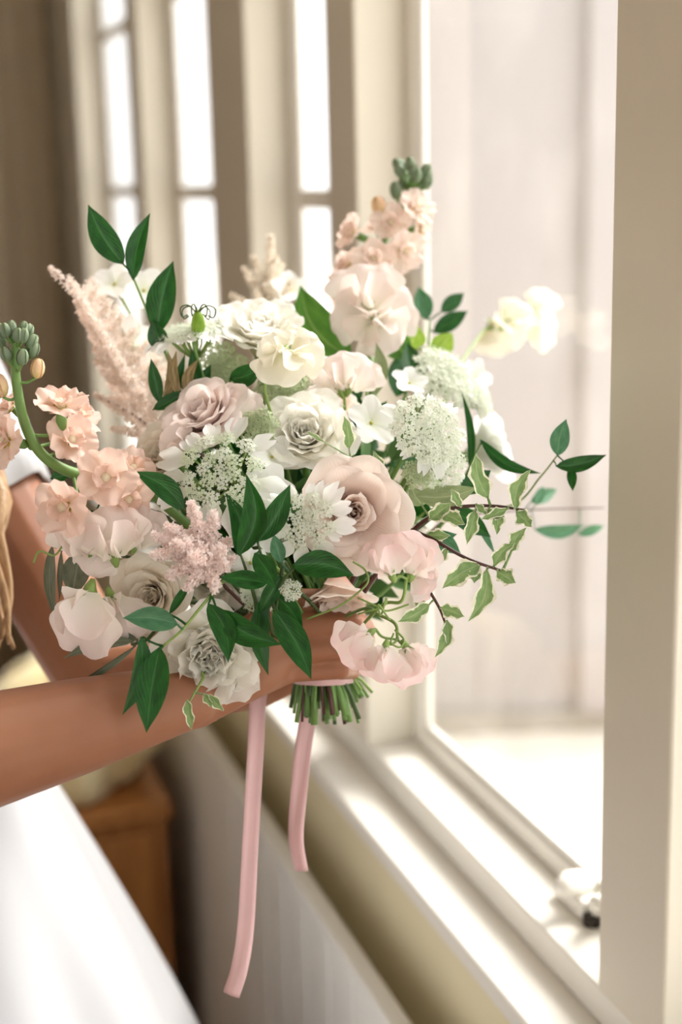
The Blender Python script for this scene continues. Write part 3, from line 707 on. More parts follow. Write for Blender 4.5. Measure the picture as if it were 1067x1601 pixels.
sprig(RUS, 'blurred ruscus tip with three leaves against the window frame', [(655, 620, 1.06), (668, 560, 1.09), (672, 500, 1.11)],
      [((668, 500, 1.11), (655, 448, 1.12), 30, dict(mat='ruscus_cool')), ((690, 488, 1.11), (726, 458, 1.12), 24), ((678, 520, 1.11), (732, 486, 1.12), 28)], 'ruscus', tie=True)
sprig('broad_leaf_sprig', 'broad mid green leaves curving behind the top right flowers', [(560, 660, 1.03), (550, 600, 1.04), (540, 550, 1.05)],
      [((548, 560, 1.04), (470, 446, 1.08), 70, dict(bend=-.12, fold=.2)), ((585, 620, 1.02), (588, 535, 1.03), 24, dict(mat='sage', bend=.1)), ((620, 620, 1.06), (640, 545, 1.08), 46, dict(mat='ruscus')), ((640, 560, 1.07), (600, 520, 1.08), 44, dict(mat='leaf_mid'))], 'leaf_mid', tie=True)
sprig('lime_leaf_sprig', 'lime green leaves lit from behind at the upper right', [(650, 620, 1.05), (660, 570, 1.07), (672, 548, 1.08)],
      [((676, 560, 1.08), (708, 520, 1.09), 36), ((640, 545, 1.09), (655, 510, 1.10), 40), ((655, 600, 1.04), (636, 535, 1.06), 34, dict(mat='ruscus')), ((640, 595, 1.05), (668, 560, 1.06), 34, dict(mat='ruscus')), ((700, 575, 1.08), (714, 595, 1.08), 16, dict(mat='ruscus_cool'))], 'leaf_lime', tie=True)
sprig('dark_leaf_sprig', 'dark leaves showing in the gaps right of the large blush rose', [(600, 860, .97), (650, 830, .965), (700, 790, .965)],
      [((650, 775, .935), (748, 762, .93), 36, dict(mat='sage', bend=.08, fold=.1)), ((660, 790, .95), (640, 760, .94), 26, dict(mat='sage')), ((660, 838, .945), (722, 868, .95), 30, dict(mat='ruscus_cool', bend=-.1)), ((700, 790, .96), (768, 840, .965), 34), ((720, 770, .97), (768, 735, .975), 34), ((655, 850, .95), (715, 835, .95), 28, dict(mat='ruscus_cool')), ((690, 740, .97), (662, 790, .95), 26, dict(mat='sage')), ((740, 800, .97), (775, 868, .975), 12, dict(mat='ruscus_cool'))], 'ruscus', 'stem_dark', tie=True)
sprig('dark_leaf_sprig', 'small dark leaves peeping out behind the left stock florets', [(240, 800, .96), (180, 770, .955), (120, 745, .95)],
      [((200, 722, .95), (176, 706, .945), 18), ((80, 748, .945), (108, 742, .945), 22), ((150, 800, .95), (120, 822, .945), 20)], 'ruscus', 'stem_dark', tie=True)
sprig('olive_sprig', 'grey green olive leaves hanging left of the large pale petal', [(240, 880, .945), (170, 865, .94), (90, 855, .93)],
      [((82, 852, .925), (87, 974, .922), 19, dict(bend=.06, twist=.9)), ((125, 862, .935), (112, 935, .93), 44, dict(fold=.1)), ((96, 862, .93), (93, 940, .935), 10)], 'olive', 'stem_dark', tie=True)
sprig('olive_sprig', 'grey green olive leaves spreading over the far arm at the lower left', [(260, 960, .93), (230, 1000, .915), (205, 1008, .91)],
      [((208, 1002, .908), (99, 1030, .90), 22, dict(bend=.09)), ((212, 1010, .908), (102, 1080, .90), 13, dict(bend=-.03, roll=.6)), ((215, 1000, .912), (165, 985, .91), 14)], 'olive', 'stem_dark', tie=True)
sprig('brown_leaf_sprig', 'brown backed leaves in the shadow below the top left lace flower', [(320, 640, .99), (285, 605, .985), (262, 575, .98)],
      [((256, 628, .975), (262, 548, .97), 17, dict(bend=.12)), ((282, 622, .972), (276, 548, .97), 16, dict(bend=-.1)), ((296, 625, .972), (312, 560, .97), 18, dict(bend=-.15)), ((268, 630, .975), (290, 552, .974), 15, dict(mat='ruscus')), ((310, 620, .975), (300, 545, .975), 22, dict(mat='ruscus')), ((250, 630, .975), (236, 560, .97), 22, dict(mat='ruscus')), ((300, 632, .98), (330, 570, .98), 26, dict(mat='ruscus')), ((240, 640, .97), (300, 610, .972), 22, dict(mat='ruscus'))], 'brown_leaf', 'stem_dark', tie=True)
# variegated sprigs
VAR = 'variegated_sprig'
sprig(VAR, 'variegated sprig on a dark red twig curving level to the right', [(640, 835, .925), (668, 812, .915), (710, 794, .91), (770, 791, .905), (822, 798, .90)],
      [((764, 780, .903), (744, 708, .898), 30, dict(bend=-.08)), ((806, 796, .90), (831, 734, .895), 26, dict(bend=-.14)), ((808, 800, .90), (832, 824, .896), 26), ((744, 798, .905), (730, 852, .90), 22), ((762, 800, .905), (790, 808, .90), 20), ((780, 797, .903), (777, 836, .90), 20), ((690, 800, .91), (728, 820, .90), 26), ((672, 812, .912), (706, 786, .905), 26), ((720, 792, .908), (706, 764, .905), 16), ((795, 795, .90), (752, 812, .90), 15), ((745, 788, .905), (762, 806, .90), 12)], 'varieg', 'twig', rs=.0016, ruf=.19, tie=True)
sprig(VAR, 'variegated sprig on a dark red twig sloping down right', [(640, 828, .93), (680, 845, .915), (730, 873, .905), (786, 893, .90)],
      [((752, 882, .903), (692, 920, .898), 34, dict(bend=.06)), ((762, 890, .902), (732, 972, .895), 30, dict(bend=-.12)), ((772, 886, .902), (806, 848, .896), 22, dict(bend=-.1)), ((800, 862, .90), (824, 825, .895), 22, dict(bend=-.12)), ((778, 893, .90), (807, 912, .895), 28), ((700, 858, .91), (680, 886, .905), 16), ((745, 885, .905), (742, 912, .90), 24), ((735, 878, .905), (716, 905, .90), 18), ((668, 836, .92), (705, 838, .91), 20)], 'varieg', 'twig', rs=.0016, ruf=.19, tie=True)
sprig(VAR, 'small variegated sprig dangling beside the lowest pink sweet pea', [(650, 890, .925), (668, 918, .912), (688, 952, .905), (700, 985, .90)],
      [((690, 950, .903), (727, 964, .897), 24), ((700, 972, .90), (680, 1028, .893), 22, dict(bend=-.1)), ((700, 970, .90), (702, 1010, .895), 18), ((672, 945, .908), (622, 972, .90), 26, dict(bend=-.05)), ((660, 918, .912), (652, 956, .905), 18)], 'varieg', 'twig', rs=.0013, ruf=.19, tie=True)
sprig(VAR, 'variegated leaf tips hanging below the ruffled white rose', [(318, 1060, .900), (305, 1082, .882), (296, 1098, .878)],
      [((292, 1094, .876), (300, 1142, .872), 16), ((326, 1086, .88), (350, 1112, .876), 16), ((318, 1085, .88), (332, 1106, .876), 12)], 'varieg', 'tendril', rs=.001, ruf=.15, tie=True)
sprig(VAR, 'small toothed variegated leaf standing behind the large blush rose', [(555, 740, .95), (548, 715, .935)], [((546, 702, .925), (538, 650, .92), 20, dict(bend=.05)), ((600, 745, .935), (585, 705, .93), 18), ((505, 690, .93), (480, 674, .928), 7)], 'varieg', 'tendril', rs=.001, ruf=.1, tie=True)

# ---- white lace flowers
def umb_mesh(seed, mat, n=18, stam=True):
    r = random.Random(seed); mb = MB()
    for i in range(n):
        a = i*2.39996; q = sqrt((i+.5)/n); c = V((q*cos(a), q*sin(a), .35*(1-q*q)+r.uniform(-.06, .06)))
        mb.tube([(c.x*.2, c.y*.2, -.55), tuple(c)], [.025, .02], 4, cap=False)
        nrm = V((c.x*.6, c.y*.6, 1)).normalized(); t1 = nrm.orthogonal().normalized(); t2 = nrm.cross(t1); s0 = r.uniform(0, 6)
        L = r.uniform(.20, .34)
        for k in range(5):
            b = s0+k*1.2566; dv = t1*cos(b)+t2*sin(b); sv = t1*-sin(b)+t2*cos(b)
            mb.add([c, c+dv*L*.6+sv*L*.38+nrm*.03, c+dv*L+nrm*r.uniform(0, .10), c+dv*L*.6-sv*L*.38+nrm*.03], [(0, 1, 2, 3)])
        if stam:
            for k in range(3):
                b = r.uniform(0, 6.28); e = c+(t1*cos(b)+t2*sin(b))*.14+nrm*.26; mb.tube([c, e], [.012, .012], 3, cap=False); mb.ball(e, .035, 5, 3)
    return mb.mesh('umbellet')
UMB = {k: [umb_mesh(s, k) for s in (1, 2, 3)] for k in ('floret_white', 'floret_green', 'floret_sage')}
for k in UMB:
    for m in UMB[k]: m.materials.append(M[k])
LP = [fpetal(1, .33, .5, .9, .3, .03, 2, s, notch=nt, base=.22, tipw=.75).mesh('outer_petal') for s, nt in ((1, .22), (2, .30), (3, .12), (4, .28))]
for m in LP: m.materials.append(M['pwhite'])
def lace(label, x, y, d, R, ax, umb='floret_white', nout=9, petals=2, spin=0, inner=6, us=.24, pl=.55, skip=(), dome=.25):
    z = cdir(*ax); s = px(R, d); loc = at(x, y, d)-z*s*.1; r = random.Random(int(x*3+y))
    root = thing('lace_flower', label, 'flower', loc); Mx = orient(loc, z, spin, 1)
    heads = [(2*pi*i/nout+r.uniform(-.12, .12), .60, 1.0) for i in range(nout)]+[(2*pi*i/inner+.3, .27, .8) for i in range(inner)]+([(0, 0, .7)] if inner else [])
    mbr = []
    for j, (a, q, sz) in enumerate(heads):
        c = V((q*cos(a)*s, q*sin(a)*s, s*dome*(1-q*q)+r.uniform(-.03, .03)*s)); nz = V((cos(a)*q*.7, sin(a)*q*.7, 1)).normalized()
        ray = MB(); o0 = Mx @ V((0, 0, -.55*s)); o1 = Mx @ (c-nz*.12*s); ray.tube([o0, o0.lerp(o1, .55)+(Mx.to_3x3() @ V((cos(a), sin(a), 0)))*.05*s, o1], [.0009, .0008, .0007], 5)
        build('ray', ray, M['tendril'], root)
        L = Mx @ Matrix.Translation(c) @ nz.to_track_quat('Z', 'Y').to_matrix().to_4x4() @ Matrix.Rotation(r.uniform(0, 6), 4, 'Z') @ Matrix.Scale(s*us*sz*r.uniform(.9, 1.15), 4)
        put('umbellet', UMB['floret_white' if umb == 'floret_green' and j % 2 else umb][j % 3], None, root, L)
        if j < nout:
            for k in range(petals):
                if r.random() < .28: continue
                b = a+(k-(petals-1)/2)*.36+r.uniform(-.1, .1)
                # petal frame: grows outward, faces up
                pz = V((cos(b), sin(b), r.uniform(-.35, .05))).normalized(); py = (V((0, 0, 1))-pz*pz.z).normalized(); pxv = py.cross(pz)
                Rm = Matrix((pxv, py, pz)).transposed().to_4x4()
                cc = V((cos(b)*.60*s, sin(b)*.60*s, c.z-.07*s))
                put('outer_petal', LP[(j+k) % 4], None, root, Mx @ Matrix.Translation(cc) @ Rm @ Matrix.Rotation(-.62, 4, 'X') @ Matrix.Rotation(r.uniform(-.25, .25), 4, 'Y') @ Matrix.Scale(s*pl*r.uniform(.65, 1.3), 4))
    add_stem(root, loc-z*s*.5, z, .0016)
    return root
lace('largest white lace flower with green centre left of the large blush rose', 345, 735, .905, 92, (-.18, .42, .88), 'floret_green', 10, 2, .2, us=.175, pl=.60, dome=.16, inner=7)
lace('white lace flower overlapping the left side of the large blush rose', 480, 815, .885, 58, (-.08, -.05, 1), 'floret_white', 8, 2, .5, us=.22, pl=.66, dome=.14)
lace('white lace flower cluster right of the creamy white rose', 668, 672, .93, 76, (.35, .35, .85), 'floret_white', 9, 2, 1.1, us=.23, pl=.40)
lace('lace flower head at the right edge above the variegated twigs', 690, 725, .935, 56, (.45, .0, .85), 'floret_white', 8, 2, .1, us=.24, pl=.42)
lace('white lace flower seen from the side at the top left', 300, 522, .99, 66, (-.15, .93, .25), 'floret_white', 9, 2, .3, us=.26)
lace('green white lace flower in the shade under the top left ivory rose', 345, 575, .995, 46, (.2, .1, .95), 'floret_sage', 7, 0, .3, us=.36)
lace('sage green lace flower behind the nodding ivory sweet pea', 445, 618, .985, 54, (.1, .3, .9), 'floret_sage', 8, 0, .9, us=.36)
lace('blurred white lace flower at the upper right edge of the bouquet', 695, 585, 1.04, 58, (.4, .55, .7), 'floret_white', 8, 1, .9, us=.34, pl=.4)
lace('small white lace flower below the blurred upper right one', 742, 618, 1.06, 42, (.6, .4, .6), 'floret_white', 7, 2, .2, us=.34, pl=.5)
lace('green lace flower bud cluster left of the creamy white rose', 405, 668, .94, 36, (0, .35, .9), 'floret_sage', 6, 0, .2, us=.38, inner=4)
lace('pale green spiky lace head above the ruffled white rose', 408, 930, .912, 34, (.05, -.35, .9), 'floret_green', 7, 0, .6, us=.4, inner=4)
lace('tiny round cream lace cluster among the dark ruscus leaves at the centre', 456, 922, .895, 17, (.1, .1, 1), 'floret_white', 5, 0, .6, us=.5, inner=0)
lace('grey green spiky head right of the large blush rose', 652, 742, .925, 26, (.3, .1, .9), 'floret_sage', 6, 0, .1, us=.42, inner=3)

# ---- white phlox florets
PH = [fpetal(1, .46, 1.15, 1.45, .1, .03, 2, s, base=.22, tipw=.7, rnd=2.6).mesh('petal') for s in (1, 2, 3)]
for m in PH: m.materials.append(M['pwhite'])
def phlox(label, x, y, d, R, ax, spin=0, n=5):
    z = cdir(*ax); s = px(R, d); loc = at(x, y, d); root = thing('phlox_floret', label, 'flower', loc); Mx = orient(loc, z, spin, s)
    for k in range(n): put('petal', PH[k % 3], None, root, Mx @ Matrix.Rotation(2*pi*k/n, 4, 'Z') @ Matrix.Translation((0, 0, .02*(k % 2))))
    mb = MB(); mb.tube([(0, 0, -.5), (0, 0, .02)], [.05, .10], 8); put('tube', mb.mesh('tube'), M['bead'], root, Mx)
    mb = MB(); mb.ball((0, 0, .03), .07, 8, 6); put('eye', mb.mesh('eye'), M['yellow'], root, Mx); add_stem(root, loc-z*s*.4, z, .0011)
phlox('white phlox floret left of the ruscus leaf pair', 414, 828, .895, 40, (.1, .1, 1), .3)
phlox('white phlox floret below the ruscus leaf pair', 392, 880, .9, 34, (-.2, -.1, 1), .9)
phlox('white phlox floret right of the largest lace flower', 418, 765, .915, 44, (.25, .2, .9), .2)
phlox('white phlox floret above the largest lace flower', 425, 715, .935, 40, (.3, .4, .8), 1.2)
phlox('white phlox floret right of the creamy white rose', 580, 662, .965, 46, (.35, .3, .8), .6)
phlox('white phlox floret behind the top left ruscus leaves', 180, 445, 1.06, 38, (-.2, .5, .8), .5)
phlox('white phlox floret below the leaning top left ruscus leaf', 225, 455, 1.06, 42, (.1, .4, .8), .1)
phlox('white phlox floret low behind the top left ruscus leaves', 205, 540, 1.05, 48, (-.2, .2, .9), .7)
phlox('blurred white phlox floret above the top ivory rose', 455, 455, 1.13, 36, (.2, .5, .7), .7)
phlox('white phlox floret under the blurred upper right lace flower', 742, 590, 1.07, 34, (.6, .2, .6), .2)
phlox('white phlox floret behind the big right hand lace cluster', 640, 600, 1.02, 32, (.2, .6, .7), .4)

# ---- sweet peas
SPM = {}
def pea_set(mat):
    if mat in SPM: return SPM[mat]
    st = [fpetal(1.0, .78, .10, .62, -.05, .075, 2.1, s, notch=.06, base=.30, tipw=.70, nv=14, nu=21, rnd=2.2, tipcurl=.6).mesh('standard') for s in (1, 4)]
    wg = [fpetal(.70, .42, -.35, .12, .45, .05, 1.4, s, base=.3, tipw=.7, nv=12, nu=13).mesh('wing') for s in (2, 5)]
    kl = fpetal(.45, .20, -.7, -.3, 1.2, 0, 1, 3, base=.4, tipw=.5).mesh('keel')
    ca = MB(); ca.tube([(0, .0, -.20), (0, 0, -.08), (0, 0, .03)], [.035, .09, .10], 9)
    for k in range(5):
        a = k*1.2566; c = V((cos(a)*.09, sin(a)*.09, .02)); ca.add([c+V((-sin(a), cos(a), 0))*.045, c-V((-sin(a), cos(a), 0))*.045, c+V((cos(a)*.14, sin(a)*.14, .12))], [(0, 1, 2)])
    ca = ca.mesh('calyx')
    for m in st+wg+[kl]: m.materials.append(M[mat])
    ca.materials.append(M['tendril']); SPM[mat] = (st, wg, kl, ca); return SPM[mat]
def sweet_pea(label, stem, blooms, mat='pea', tend=(), tie=True, rs=.0011, group=None):
    """blooms: (x, y, d, size px, up axis, facing)"""
    P = [at(*p) for p in stem]; root = thing('sweet_pea', label, 'flower', P[0], group)
    mb = MB(); S = spline(P, 26); mb.tube(S, [rs]*26, 7); build('stem', mb, M['tendril'], root)
    st, wg, kl, ca = pea_set(mat)
    for i, (x, y, d, sz, upv, face) in enumerate(blooms):
        s = px(sz, d); z = cdir(*upv); y_ = cdir(*face); loc = at(x, y, d)-z*s*.40
        Mx = orient(loc, z, 0, s, y_)
        b = put('blossom', ca, None, root, Mx)
        near = min(S, key=lambda q: (q-loc).length); pd = MB(); e = Mx @ V((0, 0, -.18))
        pd.tube(spline([near, near.lerp(e, .5)+z*.003, e], 8), [rs*.8]*8, 6); build('pedicel', pd, M['tendril'], root)
        put('standard', st[i % 2], None, b, Mx)
        put('wing', wg[0], None, b, Mx @ Matrix.Translation((.10, .05, 0)) @ Matrix.Rotation(-.75, 4, 'Z') @ Matrix.Rotation(.15, 4, 'Y'))
        put('wing', wg[1], None, b, Mx @ Matrix.Translation((-.10, .05, 0)) @ Matrix.Rotation(.75, 4, 'Z') @ Matrix.Rotation(-.15, 4, 'Y'))
        put('keel', kl, None, b, Mx @ Matrix.Translation((0, .05, 0)))
    for t in tend:
        mb = MB(); Q = spline([at(*p) for p in t], 30); mb.tube(Q, [rs*.62]*30, 6); build('tendril', mb, M['tendril'], root)
    if tie: add_stem(root, P[0], (P[1]-P[0]).normalized(), rs)
    return root
sweet_pea('ruffled pale sweet pea spray at the left below the peach stock florets', [(262, 850, .93), (220, 838, .92), (170, 845, .91), (120, 840, .905)],
    [(118, 840, .90, 78, (-.35, .5, .35), (-.2, -.6, .8)), (172, 838, .895, 86, (-.15, .85, .2), (.1, -.4, .9)), (218, 828, .905, 70, (.3, .85, .2), (.1, -.2, 1)), (150, 868, .905, 56, (-.5, -.6, .4), (0, .2, 1))], 'pea', tend=[[(100, 850, .905), (85, 868, .90), (62, 862, .90), (52, 880, .90)]])
sweet_pea('pink flushed sweet pea blossoms below right of the large blush rose', [(560, 985, .925), (600, 945, .905), (628, 940, .895), (636, 905, .89)],
    [(604, 872, .88, 70, (-.30, .9, .1), (-.5, .1, .85)), (654, 870, .89, 72, (.30, .9, .1), (.55, .1, .8)), (662, 908, .905, 46, (.7, -.3, .1), (.3, .2, .9))], 'pea_pink', tend=[[(480, 968, .90), (530, 948, .89), (562, 925, .885), (576, 908, .882), (570, 890, .88), (552, 878, .88)], [(560, 935, .89), (590, 948, .885), (606, 955, .885), (640, 945, .885)]])
sweet_pea('pale sweet pea blossoms hanging lowest at the right over the fingers', [(590, 960, .915), (618, 975, .90), (622, 1000, .89)],
    [(556, 1004, .882, 66, (-.75, -.45, .2), (-.35, .3, .9)), (598, 1036, .875, 62, (-.2, -.95, .15), (-.1, .4, .9)), (648, 1036, .887, 68, (.45, -.85, .1), (.45, .2, .85))], 'pea_pink', tend=[[(618, 985, .89), (632, 1000, .885), (626, 1012, .88), (612, 1005, .88), (616, 990, .88)], [(560, 960, .895), (600, 948, .89), (604, 935, .888), (596, 962, .885), (592, 945, .884), (610, 970, .884)]])
sweet_pea('nodding ivory sweet pea at the top centre of the bouquet', [(432, 668, .955), (422, 640, .945), (414, 605, .94), (420, 580, .94)],
    [(440, 566, .935, 66, (-.15, -.55, .5), (-.1, .5, .9)), (476, 552, .945, 56, (.75, .25, .3), (.1, .2, 1)), (430, 540, .95, 42, (-.5, .7, .2), (0, 0, 1))], 'pea_white')
sweet_pea('pale blush sweet pea right of the nodding ivory one', [(545, 690, .99), (540, 640, .99), (538, 615, .99)],
    [(520, 588, .985, 66, (-.4, .8, .1), (-.1, 0, 1)), (556, 584, .985, 66, (.35, .85, .1), (.1, 0, 1)), (505, 628, .97, 48, (-.5, .3, .5), (0, .5, .8))], 'pea')
sweet_pea('ruffled pale sweet pea under the upright peach stock', [(575, 640, 1.03), (572, 570, 1.04), (580, 500, 1.05)],
    [(570, 450, 1.045, 84, (-.1, 1, .1), (-.1, -.1, 1)), (612, 480, 1.05, 76, (.7, .5, .1), (.3, 0, 1)), (556, 492, 1.04, 66, (-.7, .2, .3), (0, .1, 1)), (595, 520, 1.04, 62, (.3, -.4, .3), (0, .2, 1))], 'pea')
sweet_pea('white sweet pea reaching far right against the bright window pane', [(690, 640, 1.06), (720, 570, 1.12), (758, 515, 1.18)],
    [(782, 520, 1.19, 62, (.2, -.3, .3), (0, .2, 1)), (812, 500, 1.20, 56, (.6, .6, .1), (0, 0, 1)), (846, 512, 1.21, 52, (.8, .0, .1), (0, 0, 1)), (850, 470, 1.22, 40, (.3, .9, .1), (0, 0, 1))], 'pea_white')
sweet_pea('big pale sweet pea petals at the lower left edge of the bouquet', [(250, 975, .93), (205, 965, .915), (165, 940, .905)],
    [(126, 968, .892, 110, (-.25, -.9, .2), (-.6, .15, .8)), (182, 965, .905, 84, (.25, -.75, .2), (.2, .3, .9))], 'pea')
sweet_pea('pale blush sweet pea tucked between the dusty rose and the lace flower', [(390, 720, .96), (370, 680, .955), (380, 640, .955)],
    [(375, 630, .95, 56, (.4, .8, .1), (.2, .1, 1)), (280, 690, .935, 50, (-.5, .3, .4), (-.3, .2, .9))], 'pea')

# ---- stock
SKM = {}
def stock_set(mat):
    if mat in SKM: return SKM[mat]
    ps = [fpetal(1, .50, .95, 1.45, -.15, .10, 2, s, notch=.07, base=.25, tipw=.72, tipcurl=.4).mesh('petal') for s in (1, 2, 3)]
    qs = [fpetal(.62, .38, .35, .9, .2, .08, 2, s, base=.25, tipw=.7).mesh('petal') for s in (6, 7)]
    for m in ps+qs: m.materials.append(M[mat])
    ca = MB(); ca.tube([(0, 0, -.75), (0, 0, -.62), (0, 0, -.3), (0, 0, .0)], [.05, .15, .17, .11], 9); ca = ca.mesh('calyx'); ca.materials.append(M['stem'])
    ey = MB(); ey.ball((0, 0, .16), .17, 9, 7, (1, 1, 1.3))
    ey = ey.mesh('heart'); ey.materials.append(M['bead'])
    ye = MB()
    for k in range(6): a = k*1.047; ye.ball((cos(a)*.2, sin(a)*.2, .08), .07, 6, 5)
    ye = ye.mesh('stamens'); ye.materials.append(M['yellow'])
    SKM[mat] = (ps, qs, ca, ey, ye); return SKM[mat]
def bud_mesh(seed, mat):
    mb = MB(); mb.ball((0, 0, .5), .5, 10, 8, (.62, .62, 1)); r = random.Random(seed)
    for k in range(4):
        a = k*pi/2+.3; rows = []
        for j in range(6):
            b = lerp(2.9, .35, j/5); row = []
            for i in range(5):
                c = a+(i-2)*.34*sin(max(.25, b)); row.append((.34*sin(b)*cos(c)*1.06, .34*sin(b)*sin(c)*1.06, .5+.53*cos(b)))
            rows.append(row)
        mb.grid(rows)
    return mb.mesh('bud')
BUDG = bud_mesh(1, 0); BUDG.materials.append(M['bud_green']); BUDP = bud_mesh(2, 0); BUDP.materials.append(M['bud_peach'])
def stock(label, stem, florets, buds, mat, rs=(.0042, .0026), tie=True):
    P = [at(*p) for p in stem]; root = thing('stock_stem', label, 'flower', P[0]); S = spline(P, 34)
    mb = MB(); mb.tube(S, [lerp(rs[0], rs[1], i/33) for i in range(34)], 10); build('stem', mb, M['stem'], root)
    ps, qs, ca, ey, ye = stock_set(mat); rr = random.Random(len(label))
    for (x, y, d, R, ax) in florets:
        z = cdir(*ax); s = px(R*1.13, d); loc = at(x, y, d); Mx = orient(loc, z, rr.uniform(0, 6), s)
        f = put('floret', ca, None, root, Mx)
        for k in range(5): put('petal', ps[k % 3], None, f, Mx @ Matrix.Rotation(2*pi*k/5+rr.uniform(-.12, .12), 4, 'Z') @ Matrix.Rotation(rr.uniform(-.2, .15), 4, 'X'))
        for k in range(4): put('petal', qs[k % 2], None, f, Mx @ Matrix.Rotation(2*pi*k/4+.5+rr.uniform(-.2, .2), 4, 'Z') @ Matrix.Translation((0, 0, .05)))
        put('heart', ey, None, f, Mx); put('stamens', ye, None, f, Mx)
        e = Mx @ V((0, 0, -.72)); near = min(S, key=lambda q: (q-e).length+.6*abs(q.z-e.z) if q.z < e.z else (q-e).length*1.5)
        pd = MB(); pd.tube(spline([near, near.lerp(e, .6)+_u*-.002, e], 8), [.0012]*8, 6); build('pedicel', pd, M['stem'], root)
    for (x, y, d, L, ax, col) in buds:
        z = cdir(*ax); loc = at(x, y, d); put('bud', BUDG if col == 'g' else BUDP, None, root, orient(loc, z, rr.uniform(0, 6), px(L, d)))
        near = min(S, key=lambda q: (q-loc).length); mb = MB(); mb.tube(spline([near, near.lerp(loc, .5)-_u*.002, loc+z*.001], 6), [.0010]*6, 6); build('pedicel', mb, M['stem'], root)
    if tie: add_stem(root, P[0], (P[1]-P[0]).normalized(), rs[0]*.8)
    return root
stock('peach stock stem curving up at the far left with a sage green bud tip', [(205, 760, .945), (150, 748, .925), (100, 734, .908), (62, 706, .90), (38, 660, .895), (26, 600, .893), (24, 560, .893), (25, 530, .893)],
    [(95, 640, .895, 46, (.05, .75, .45)), (14, 690, .89, 46, (-.6, .1, .75)), (108, 690, .905, 44, (.5, .2, .75)), (166, 748, .893, 50, (.15, .1, 1)), (104, 790, .887, 50, (-.30, -.2, .9)), (120, 655, .93, 40, (.5, .6, .3)), (200, 778, .91, 42, (.3, -.2, .9)), (20, 640, .915, 34, (-.7, .5, .3)), (205, 735, .93, 38, (.4, .4, .7))],
    [(57, 592, .893, 32, (.15, 1, .15), 'p'), (4, 622, .892, 40, (-.25, 1, .2), 'p'), (48, 560, .893, 27, (.35, 1, .1), 'g'), (34, 572, .886, 28, (.15, 1, .4), 'g'), (14, 566, .888, 26, (-.3, 1, .4), 'g')] +
    [(25+20*cos(k*1.1), 545-8*(k % 3), .893-.008*sin(k*1.1), 25, (cos(k*1.1)*.5, 1, .3*sin(k*1.1)), 'g') for k in range(9)] + [(25+9*cos(k*2.1), 526-4*k % 7, .891-.004*sin(k*2.1), 20, (cos(k*2.1)*.3, 1, .2), 'g') for k in range(6)], 'stock')
stock('upright peach stock spire rising above the top right of the bouquet', [(585, 640, 1.05), (578, 540, 1.08), (582, 450, 1.095), (600, 380, 1.10), (630, 320, 1.105), (648, 272, 1.11)],
    [(648, 328, 1.095, 34, (.4, .4, .8)), (612, 352, 1.09, 34, (-.1, .2, 1)), (556, 366, 1.09, 34, (-.8, .3, .5)), (628, 392, 1.085, 36, (.5, -.2, .8)), (655, 358, 1.10, 26, (.8, .0, .5)), (548, 418, 1.095, 30, (-.7, .2, .5)), (540, 455, 1.09, 34, (-.8, -.2, .5)), (590, 360, 1.12, 28, (-.3, .5, .2)), (585, 410, 1.075, 36, (-.1, .3, .9))],
    [(598, 340, 1.095, 34, (-.3, 1, .2), 'p'), (622, 312, 1.10, 28, (-.2, 1, .3), 'g')] + [(645+17*cos(k*1.3), 296-9*(k % 4), 1.105-.007*sin(k*1.3), 24, (cos(k*1.3)*.6, 1, .4*sin(k*1.3)), 'g') for k in range(12)], 'stock_pale', rs=(.0034, .002))

# ---- astilbe plumes
def plumelet(a, b, r, n, seed, size):
    rn = random.Random(seed); a, b = V(a), V(b); T = (b-a); t1 = T.normalized().orthogonal().normalized(); t2 = T.normalized().cross(t1); mb = MB()
    mb.tube([a, a.lerp(b, .5), b], [.0006, .0005, .0003], 5)
    for i in range(n):
        t = rn.random()**.85; q = r*(1-t)**.55*rn.uniform(.35, 1)+.0006; an = rn.uniform(0, 6.28); c = a+T*t+(t1*cos(an)+t2*sin(an))*q
        for k in range(4):
            d = V((rn.gauss(0, 1), rn.gauss(0, 1), rn.gauss(0, 1))).normalized(); s = d.orthogonal()*size*.28; L = size*rn.uniform(.7, 1.3)
            mb.add([c-s*.4, c+d*L*.6-s, c+d*L, c+d*L*.6+s], [(0, 1, 2, 3)])
    return mb
def plume(label, stem, branches, mat, r, dens=160, size=.0022, tip=None):
    P = [at(*p) for p in stem]; root = thing('astilbe_plume', label, 'flower', P[0])
    mb = MB(); mb.tube(spline(P, 20), [.0014*(1-.5*i/19) for i in range(20)], 7); build('stem', mb, M['twig' if mat != 'plume_cream' else 'tendril'], root)
    for i, (a, b, k) in enumerate(branches):
        A_, B_ = at(*a), at(*b); build('plumelet', plumelet(A_, B_, r*k, int(dens*k*max(.6, (B_-A_).length/.03)), i, size), M[mat], root, A_, kind='stuff', smooth=False)
    add_stem(root, P[0], (P[1]-P[0]).normalized(), .0013, 'twig'); return root
plume('fluffy pink astilbe plume at the front below the largest lace flower', [(345, 905, .915), (320, 870, .90), (300, 820, .895)],
    [((330, 885, .90), (298, 785, .878), 1.1), ((318, 870, .895), (240, 835, .880), 1.1), ((310, 860, .89), (238, 868, .875), 1.2), ((318, 875, .888), (262, 902, .872), 1.1), ((330, 880, .885), (290, 922, .872), 1), ((335, 885, .885), (335, 925, .872), .9), ((335, 870, .888), (355, 890, .875), .9), ((330, 862, .89), (352, 858, .876), .9), ((328, 852, .895), (335, 800, .882), .9), ((335, 868, .90), (365, 842, .89), .9), ((312, 850, .885), (268, 850, .868), 1.1), ((322, 868, .88), (296, 870, .865), 1.1), ((308, 845, .893), (258, 822, .882), .9), ((345, 880, .90), (366, 872, .89), .8), ((312, 835, .895), (345, 815, .89), .8)], 'plume_pink', .0062, 210, .0022)
br = []
